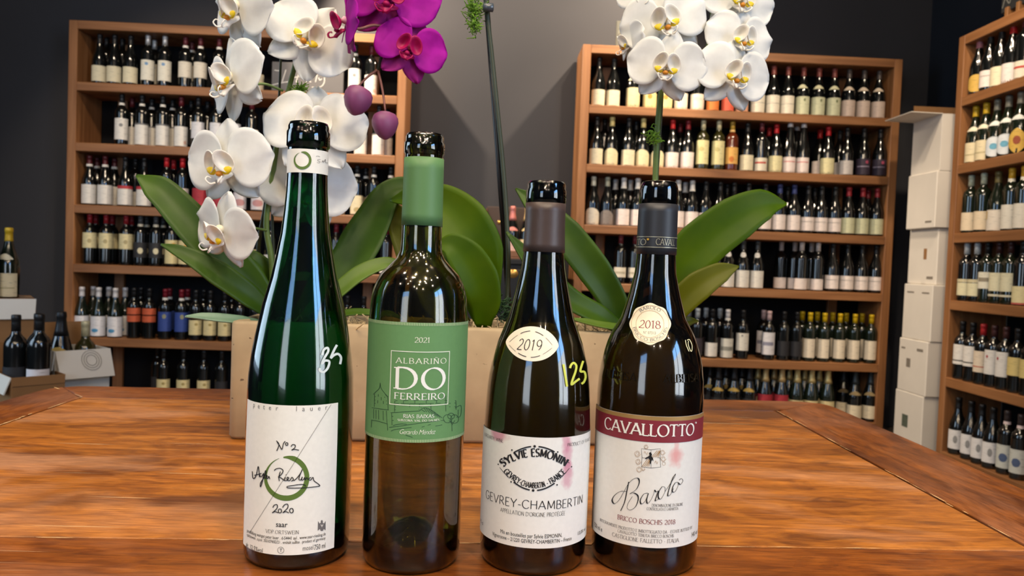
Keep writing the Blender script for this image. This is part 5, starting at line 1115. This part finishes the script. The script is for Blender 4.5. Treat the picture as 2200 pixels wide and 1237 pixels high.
# purple orchid trained on a dark stake in the middle
pm_ = Plant(planter(.335, .075, ZT+.12), 'purple orchid with buds, trained up the dark stake at the planter middle')
pm_.leaf([(1040, 702, 1.0), (1030, 610, .99), (1010, 520, .995), (965, 455, 1.01), (900, 425, 1.02), (838, 430, 1.03)], [16, 44, 66, 62, 46, 26, 3], leaf_lit, (-.15, -1, .15), .3)
pm_.leaf([(1036, 702, .985), (1040, 640, .97), (1015, 575, .965), (975, 530, .965), (935, 525, .97)], [14, 34, 44, 40, 26, 3], leaf_lit, (-.1, -1, .3), .25)
pm_.leaf([(1000, 700, 1.02), (940, 640, 1.03), (890, 540, 1.05), (858, 470, 1.06), (840, 432, 1.06)], [16, 36, 40, 28, 3], leaf_olive, (.1, -1, .2))
tube('support_stake', [pm_.L(at(*p)) for p in ((1094, 660, 1.01), (1070, 330, 1.005), (1040, -60, 1.0))], .0036, simple('black_stake', (22, 22, 24), .35), pm_.root, 10)
pm_.stem([(1086, 690, 1.0), (1092, 560, .998), (1084, 400, .998), (1068, 230, .996), (1050, 60, .996), (1030, -80, .99), (960, -150, .97), (890, -110, .95), (850, -10, .94), (832, 70, .94), (812, 152, .94)], .0033, stem_dark, per=8)
pm_.stem([(812, 150, .94), (790, 165, .935), (766, 190, .93)], .0018, pink_stem, 'flower_stalk'); pm_.stem([(812, 150, .94), (822, 195, .935), (828, 240, .93)], .0018, pink_stem, 'flower_stalk')
def bud(p, px, py, Y, rpx, rx):
    c = at(px, py, Y); R = rpx*Y/FPX; n = 18; V = []; F_ = []; P_ = [(.0, -1.16), (.18, -1.10), (.50, -.88), (.80, -.48), (.97, .0), (.96, .36), (.80, .68), (.48, .86), (.20, .90), (.0, .86)]
    for a, b in P_:
        for k in range(n):
            w = 2*PI*k/n; rr = a*(1+.07*math.cos(3*w+.5)-.05*math.exp(-((w-4.6)/.12)**2)); V.append((rr*R*math.cos(w), rr*R*math.sin(w), b*R))
    for i in range(len(P_)-1):
        for k in range(n): F_.append((i*n+k, i*n+(k+1) % n, (i+1)*n+(k+1) % n, (i+1)*n+k))
    o = obj('flower_bud', mesh('flower_bud', V, F_, True), bud_mat, p.root, p.L(c)); o.rotation_euler = (D2(-8), D2(rx), .4)
bud(pm_, 767, 214, .925, 31, 12); bud(pm_, 826, 267, .925, 29, -4)
pm_.flower(880, 104, .925, 78, 6, 4, 14, 'purple', back=(838, 60, .94))
pm_.flower(838, -6, .93, 104, -4, 2, 4, 'purple', back=(850, -10, .94))
pm_.flower(742, 50, .915, 78, -72, 0, 12, 'purple', back=(838, 62, .94))
moss_green = simple('green_moss', (104, 146, 36), .9, noise=.5, nscale=120)
def moss_tuft(p, px, py, Y, rx, rz, cnt, mat=None):
    V = []; F_ = []; c0 = at(px, py, Y)
    for _ in range(cnt):
        c = c0+Vector((rm.gauss(0, .42)*rx, rm.gauss(0, .4)*rx, rm.gauss(0, .5)*rz)); v, f = tube_data(moss_curl(c, 6, .0021), .0007, 3); o = len(V); V += v; F_ += [tuple(i+o for i in q) for q in f]
    o = obj('moss_tuft', mesh('moss_tuft', V, F_, True), mat or moss_green, p.root); o.location = -p.b; o['kind'] = 'stuff'
moss_tuft(pm_, 1020, 24, .99, .009, .022, 170); moss_tuft(pm_, 1018, 60, .99, .006, .012, 50); moss_tuft(pm_, 1080, 662, .985, .014, .012, 110, simple('dark_green_moss', (40, 70, 36), .9, noise=.4, nscale=100))
moss_tuft(pa, 645, 194, .985, .007, .006, 60)
cl = lathe('stake_clip', [(.0035, -.007), (.0055, -.006), (.0055, .006), (.0035, .007)], 14); cl.transform(Matrix.Rotation(PI/2, 4, 'Y')); obj('stake_clip', cl, simple('clear_clip', (70, 78, 86), .15), pm_.root, pm_.L(at(1049, 16, .985)))
# white orchid at the Barolo end
pc = Plant(planter(.505, .075, ZT+.12), 'white orchid rising behind the crimson-banded bottle')
pc.leaf([(1340, 720, 1.0), (1318, 650, .985), (1275, 580, .98), (1215, 505, .985), (1150, 440, .995), (1108, 405, 1.0)], [14, 30, 36, 36, 24, 2], leaf_mat, (-.2, -1, .35))
pc.leaf([(1345, 715, .99), (1290, 680, .97), (1220, 640, .965), (1150, 570, .97), (1088, 498, .975)], [12, 24, 26, 24, 2], leaf_mat, (0, -1, .6))
pc.leaf([(1375, 705, .975), (1310, 702, .955), (1260, 692, .95), (1225, 684, .95)], [9, 12, 10, 2], leaf_pale, (0, -.6, 1))
pc.leaf([(1400, 700, 1.0), (1440, 600, .99), (1500, 530, .985), (1580, 470, .985), (1640, 440, .99), (1690, 438, 1.0)], [14, 42, 52, 48, 34, 2], leaf_lit, (.15, -1, .25))
pc.leaf([(1400, 712, .985), (1445, 665, .975), (1500, 615, .97), (1550, 585, .972), (1587, 572, .975)], [12, 30, 32, 22, 2], leaf_olive, (.1, -1, .4))
pc.leaf([(1400, 715, 1.01), (1450, 700, 1.02), (1480, 690, 1.03), (1500, 690, 1.03)], [9, 14, 10, 2], leaf_olive, (.1, -1, .4))
pc.stem([(1398, 700, 1.02), (1404, 560, 1.01), (1407, 420, 1.0), (1411, 300, .99), (1420, 200, .98), (1440, 100, .975), (1500, 30, .97), (1560, -40, .965)], .0042)
pc.stem([(1402, 700, 1.03), (1412, 400, 1.01), (1425, 180, 1.0), (1430, -40, 1.0)], .0016, stem_dark, 'support_stake')
pc.stem([(1420, 190, .985), (1470, 175, .985), (1500, 165, .985), (1520, 100, .98), (1530, 20, .975)], .003)
pc.flower(1392, -14, .965, 72, -22, 0, 10, back=(1470, 40, .975))
pc.flower(1428, 46, .945, 92, -8, 0, -20, back=(1490, 35, .972))
pc.flower(1350, 92, .965, 58, -78, -6, 0, back=(1440, 100, .975))
pc.flower(1432, 142, .925, 84, -10, -2, 6, back=(1440, 100, .975))
pc.flower(1590, 0, .955, 84, 8, 2, 8, back=(1530, 20, .975))
pc.flower(1592, 84, .94, 78, 10, 4, 4, back=(1525, 60, .978))
pc.flower(1578, 160, .925, 86, 8, 0, 6, back=(1520, 100, .98))
moss_tuft(pc, 1404, 298, .985, .007, .009, 60)

# ------------------------------------------------------------------ cartons
white_card = simple('white_carton', (226, 220, 210), .75, noise=.06, nscale=9); brown_card = simple('brown_carton', (150, 108, 66), .8, noise=.12, nscale=14); tape = simple('carton_seam', (170, 158, 142), .7); print_grey = simple('carton_print', (130, 122, 112), .8)
def carton(loc, rotz, w, d, h, mat, label, flaps=(), group=None, open_top=False, wall=.005, fmat=None, inside=None, marks=()):
    """origin at the near left foot; x = width, y = depth"""
    r = empty('carton', loc, rotz); tag(r, label, 'carton', group)
    if open_top:
        boxes('carton_body', [(0, w, 0, wall, 0, h), (0, w, d-wall, d, 0, h), (0, wall, wall, d-wall, 0, h), (w-wall, w, wall, d-wall, 0, h), (wall, w-wall, wall, d-wall, 0, wall)], mat, r, .001)
    else:
        box('carton_body', 0, w, 0, d, 0, h, mat, r, .004); box('carton_tape', .006, w-.006, d/2-.025, d/2+.025, h, h+.0006, tape, r, .0002)
    for side, ln, ang in flaps:      # flap hinged on a rim edge; ang 0 = flat outwards, 90 = upright, -90 = hanging
        a = D2(ang); t = .004
        if side in ('front', 'back'):
            sg = -1 if side == 'front' else 1; y0 = 0 if side == 'front' else d
            P_ = [(0, y0, h), (w, y0, h), (w*.985, y0+sg*ln*math.cos(a), h+ln*math.sin(a)), (w*.015, y0+sg*ln*math.cos(a), h+ln*math.sin(a))]
        else:
            sg = -1 if side == 'left' else 1; x0 = 0 if side == 'left' else w
            P_ = [(x0, 0, h), (x0, d, h), (x0+sg*ln*math.cos(a), d*.985, h+ln*math.sin(a)), (x0+sg*ln*math.cos(a), d*.015, h+ln*math.sin(a))]
        solid(obj('carton_flap', mesh('carton_flap', P_, [(0, 1, 2, 3)]), fmat.get(side, mat) if fmat else mat, r), t)
    for (x0, x1, z0, z1, face, m_) in marks:
        if face == 'front': box('carton_print', x0, x1, -.0012, -.0002, z0, z1, m_, r, .0002)
        else: box('carton_print', -.0012, -.0002, x0, x1, z0, z1, m_, r, .0002)
    return r
edge = [(2024, 243), (2020, 366), (2016, 489), (2010, 612), (2001, 735), (1988, 853)]
zs = [at(px, py, 4.1).z for px, py in edge] + [0.0]
nm = ['open topmost carton with its flap spread over the white stack', 'second white carton from the top of the tall stack', 'narrow third white carton in the tall stack with small brown print', 'fourth white carton from the top of the tall stack', 'fifth white carton from the top of the tall stack', 'lowest white carton of the tall stack with a small picture']
jit = [(0, 0, .25), (-.012, .0, .27), (.022, .015, .24), (-.004, -.005, .27), (-.012, .0, .27), (-.014, .01, .27)]
for i in range(6):
    h = zs[i]-zs[i+1]-.001; jx, jy, w = jit[i]
    mk = [[], [(.03, .09, .03, .04, 'left', print_grey)], [(.10, .13, .14, .20, 'left', brown_card), (.03, .09, .03, .045, 'left', print_grey)], [(.03, .10, h-.05, h-.042, 'left', print_grey), (.18, .25, h-.05, h-.042, 'left', print_grey)], [(.04, .10, h-.06, h-.045, 'left', print_grey), (.16, .20, h-.16, h-.11, 'left', print_grey), (.22, .26, h-.06, h-.05, 'left', print_grey)], [(.14, .20, h-.20, h-.13, 'left', simple('carton_picture', (86, 96, 84), .7, noise=.6, nscale=60))]][i]
    carton((2.425+jx, 4.10+jy, zs[i+1]), 0, w, .285, h, white_card, nm[i], [('left', .17, 1), ('back', .10, 82)] if i == 0 else (), 'tall stack of white cartons', i == 0, fmat={'back': brown_card}, marks=mk)
# cartons in the near corner by the Italy bookcase
def ctop(px, py, Y): return at(px, py, Y)
p = ctop(118, 755, 2.80)
c3 = carton((p.x, p.y, 0), D2(48), .19, .19, p.z, white_card, 'open white carton with printed oval holding two bottles beside the Italy bookcase', [('front', .11, -62), ('left', .07, -84), ('back', .09, 75)], None, True, fmat={'back': brown_card, 'right': brown_card})
ov = [(.10+.034*math.cos(D2(a)), -.0535+.0*a, 0) for a in range(0, 360, 20)]
fl_n = Vector((0, -math.cos(D2(-62)), math.sin(D2(-62))))
def on_flap(u, v): return (u, fl_n.y*v-.0045*math.cos(D2(28)), p.z+fl_n.z*v+.0030)
V = []; F_ = []
for rr in (.034, .026, .018):
    v, f = ribbon([(.115+rr*math.cos(D2(a)), .045+rr*1.15*math.sin(D2(a))) for a in range(0, 361, 20)], lambda dx, dy, t: .0018); o = len(V); V += [on_flap(a, b) for a, b in v]; F_ += [tuple(i+o for i in q) for q in f]
obj('carton_print', mesh('carton_print', V, F_), print_grey, c3)
def in_carton(c, u, v, k, ztop, label, tilt_=None, scale=1.0):
    cs, sn = math.cos(c.rotation_euler.z), math.sin(c.rotation_euler.z); H = PROF[T[k][0]][-1][1]*scale
    return put_bottle(k, (c.location.x+u*cs-v*sn, c.location.y+u*sn+v*cs, ztop-H), .2, label, 'bottles standing in the corner cartons', scale, tilt_)
in_carton(c3, .055, .10, 'chb', at(103, 667, 2.93).z, 'black sparkling bottle with pale cap in the open white carton')
in_carton(c3, .138, .095, 'py', at(136, 690, 2.93).z, 'plain olive bottle in the open white carton')
p2 = ctop(24, 812, 2.62)
c2 = carton((p2.x, p2.y, 0), D2(46), .165, .20, p2.z, brown_card, 'open brown carton with bottles at the table edge', [('back', .10, 75), ('front', .03, -85), ('left', .06, -70)], None, True, fmat={'left': white_card})
in_carton(c2, .100, .058, 'pk', at(46, 672, 2.75).z, 'cream and red labelled bottle in the open brown carton')
in_carton(c2, .045, .122, 'd', at(10, 676, 2.72).z, 'dark bottle nearest the frame edge in the open brown carton')
in_carton(c2, .122, .148, 'd', at(33, 668, 2.85).z-.002, 'dark bottle behind the cream and red one in the open brown carton')
p1 = ctop(78, 642, 3.30)
c1 = carton((p1.x-.34*math.cos(D2(34)), p1.y-.34*math.sin(D2(34)), 0), D2(34), .34, .26, p1.z, brown_card, 'brown carton with a white hanging flap under the yellow-capped bottle', [('front', .085, -80)], fmat={'front': white_card})
put_bottle('cy', (at(18, 600, 3.31).x, 3.31, p1.z+.0006), .1, 'yellow-capped cream-labelled bottle standing on the brown carton by the dark wall', 'bottles standing on the corner carton')
put_bottle('cd', (at(-24, 600, 3.24).x, 3.24, p1.z+.0006), .1, 'cream-labelled bottle cut by the frame edge on the brown carton', 'bottles standing on the corner carton')

# ------------------------------------------------------------------ chalk signs
slate = simple('grey_slate', (96, 94, 96), .7, noise=.12, nscale=12); chalkw = simple('chalk', (214, 212, 208), .9)
x0 = x_for(584, 4.612, 2.0); x1 = x_for(738, 4.612, 2.0); zt_ = at(660, 136, 4.612).z
sg = box('chalkboard_sign', x0, x1, 4.606, 4.616, SH[0]+.0005, zt_, slate); tag(sg, 'small grey chalkboard reading Italy on the bookcase top shelf', 'sign')
def chalk_on(parent, lst, Y, w, org, sc, mat):
    V = []; F_ = []
    for st in lst:
        pts = [(q.x, q.y) for q in catmull([Vector((a, b, 0)) for a, b in st], 5)] if len(st) > 2 else st
        P3 = [at(org[0]+a/sc, org[1]+b/sc, Y) for a, b in pts]; v, f = ribbon([(q.x, q.z) for q in P3], lambda dx, dy, t: w); o = len(V); V += [(a, Y, b) for a, b in v]; F_ += [tuple(i+o for i in q) for q in f]
    ob = obj('chalk_lettering', mesh('chalk_lettering', V, F_), mat, parent); solid(ob, .0006); return ob
chalk_on(sg, [[(808, 716), (840, 722), (872, 720)], [(925, 712), (905, 775), (885, 838)], [(748, 878), (860, 850), (990, 828)], [(1052, 760), (1040, 800), (1030, 838), (1050, 836)], [(1010, 792), (1040, 786), (1075, 780)], [(1170, 790), (1140, 786), (1115, 815), (1130, 836), (1160, 820), (1172, 790), (1168, 832), (1182, 836)], [(1244, 764), (1235, 800), (1226, 838)], [(1258, 792), (1270, 818), (1292, 806)], [(1318, 790), (1316, 840), (1290, 880), (1240, 896), (1190, 890)]], 4.6055, .0045, (420, 0), 4.758, chalkw)
x0 = x_for(1323, 4.70, 2.36); x1 = x_for(1470, 4.70, 2.36)
sg2 = box('chalkboard_sign', x0, x1, 4.70, 4.71, HEADZ+.0005, at(1400, 48, 4.70).z, simple('olive_slate', (84, 84, 76), .7)); tag(sg2, 'dark chalkboard standing on top of the bookcase behind the white orchid', 'sign')
chalk_on(sg2, [[(150, 370), (170, 320), (230, 285), (300, 270), (340, 300)], [(235, 290), (240, 350)]], 4.6995, .005, (1300, 0), 5.155, simple('faint_chalk', (130, 130, 122), .9))
sy0, sy1 = 2.75, 3.72
sg3 = empty('chalkboard_sign', (2.48, 3.42, H3)); tag(sg3, 'chalkboard on wooden pegs standing on top of the side-wall bookcase', 'sign')
box('board', 0, .012, -.36, .33, .045, .38, simple('black_slate', (40, 42, 44), .7), sg3)
peg = simple('peg_wood', (150, 104, 60), .6)
for yy in (-.28, .195, .275): box('peg', -.012, .03, yy-.012, yy+.012, .0, .062, peg, sg3)
V = []; F_ = []
for q in ([(.32, .07), (.30, .11), (.27, .08), (.25, .13), (.22, .09), (.19, .14), (.16, .10)], [(.31, .14), (.27, .16), (.22, .14), (.17, .17), (.12, .15)], [(.14, .08), (.10, .12), (.06, .08), (.02, .13)], [(.05, .20), (-.05, .23), (-.15, .20)]):
    pts = [(w_.x, w_.y) for w_ in catmull([Vector((a, b, 0)) for a, b in q], 6)]; v, f = ribbon(pts, lambda dx, dy, t: .006); o = len(V); V += [(-.0008, a, b) for a, b in v]; F_ += [tuple(i+o for i in w_) for w_ in f]
solid(obj('chalk_lettering', mesh('chalk_lettering', V, F_), simple('faint_chalk', (130, 130, 122), .9), sg3), .0006)

# ------------------------------------------------------------------ low cabinet and champagne gift boxes between the bookcases
blackw = simple('black_cabinet', (30, 30, 33), .5, spec=.4); zc = at(1090, 556, 4.50).z
cb = empty('low_cabinet', (0, 4.68, 0)); tag(cb, 'low black cabinet between the two bookcases', 'cabinet')
box('cabinet_top', -.36, .44, -.22, .22, zc-.03, zc, blackw, cb); box('cabinet_body', -.34, .42, -.20, .22, .0, zc-.03, blackw, cb)
for a in (-.33, .045): box('cabinet_door', a, a+.365, -.215, -.2005, .04, zc-.05, blackw, cb)
gx0 = x_for(1044, 4.55, 1.1); gx1 = x_for(1150, 4.55, 1.1)
gb = empty('gift_box', ((gx0+gx1)/2, 4.60, zc+.0005)); tag(gb, 'brown champagne gift box standing open with its lid up', 'gift box')
hw = (gx1-gx0)/2; darkbrown = simple('dark_box', (70, 54, 46), .5)
tanp = simple('tan_box_front', (134, 92, 66), .5, .1)
box('box_lid', -hw, hw, .09, .10, .0, .315, darkbrown, gb); box('lid_edge', -hw-.004, -hw, .02, .10, .0, .30, tanp, gb)
boxes('box_tray', [(-hw, hw, -.06, .088, 0, .012), (-hw, -hw+.075, -.06, -.05, .012, .15), (-hw+.075, hw, -.06, -.05, .012, .05)], tanp, gb)
em_ = lathe('gold_emblem', [(.0001, 0), (.012, 0), (.012, .001), (.0001, .001)], 14); em_.transform(Matrix.Translation((-.07, .0895, .22)) @ Matrix.Rotation(PI/2, 4, 'X')); obj('gold_emblem', em_, simple('gold_foil', (190, 150, 80), .35, .7), gb)
T['ros'] = ('cha', 'k', (222, 138, 130), (232, 190, 180), .02, .11, 76, 0, None, (222, 138, 130), [], 'rose'); T['gld'] = ('cha', 'k', (222, 196, 140), (226, 206, 160), .02, .11, 76, 0, None, (222, 196, 140), [], 'gold')
gz = zc+.0135
put_bottle('ros', (x_for(1101, 4.60, 1.2), 4.60, gz), 0, 'pink-foiled champagne bottle in the open gift box', 'champagne in the gift box', .96)
put_bottle('gld', (x_for(1132, 4.60, 1.2), 4.60, gz), 0, 'gold-foiled champagne bottle in the open gift box', 'champagne in the gift box', .96)
bb = empty('gift_box', (x_for(1100, 4.36, .85), 4.36, 0)); tag(bb, 'tall black gift box with gold oval seal below the open one', 'gift box')
box('box_body', -.11, .11, -.08, .08, 0, zc-.06, simple('black_gift_box', (28, 28, 31), .4), bb)
em2 = lathe('gold_emblem', [(.0001, 0), (.03, 0), (.03, .001), (.0001, .001)], 18); em2.transform(Matrix.Translation((.0, -.0802, at(1105, 588, 4.28).z)) @ Matrix.Rotation(PI/2, 4, 'X') @ Matrix.Scale(.8, 4, (0, 1, 0))); obj('gold_emblem', em2, MATS['gold_foil'], bb)
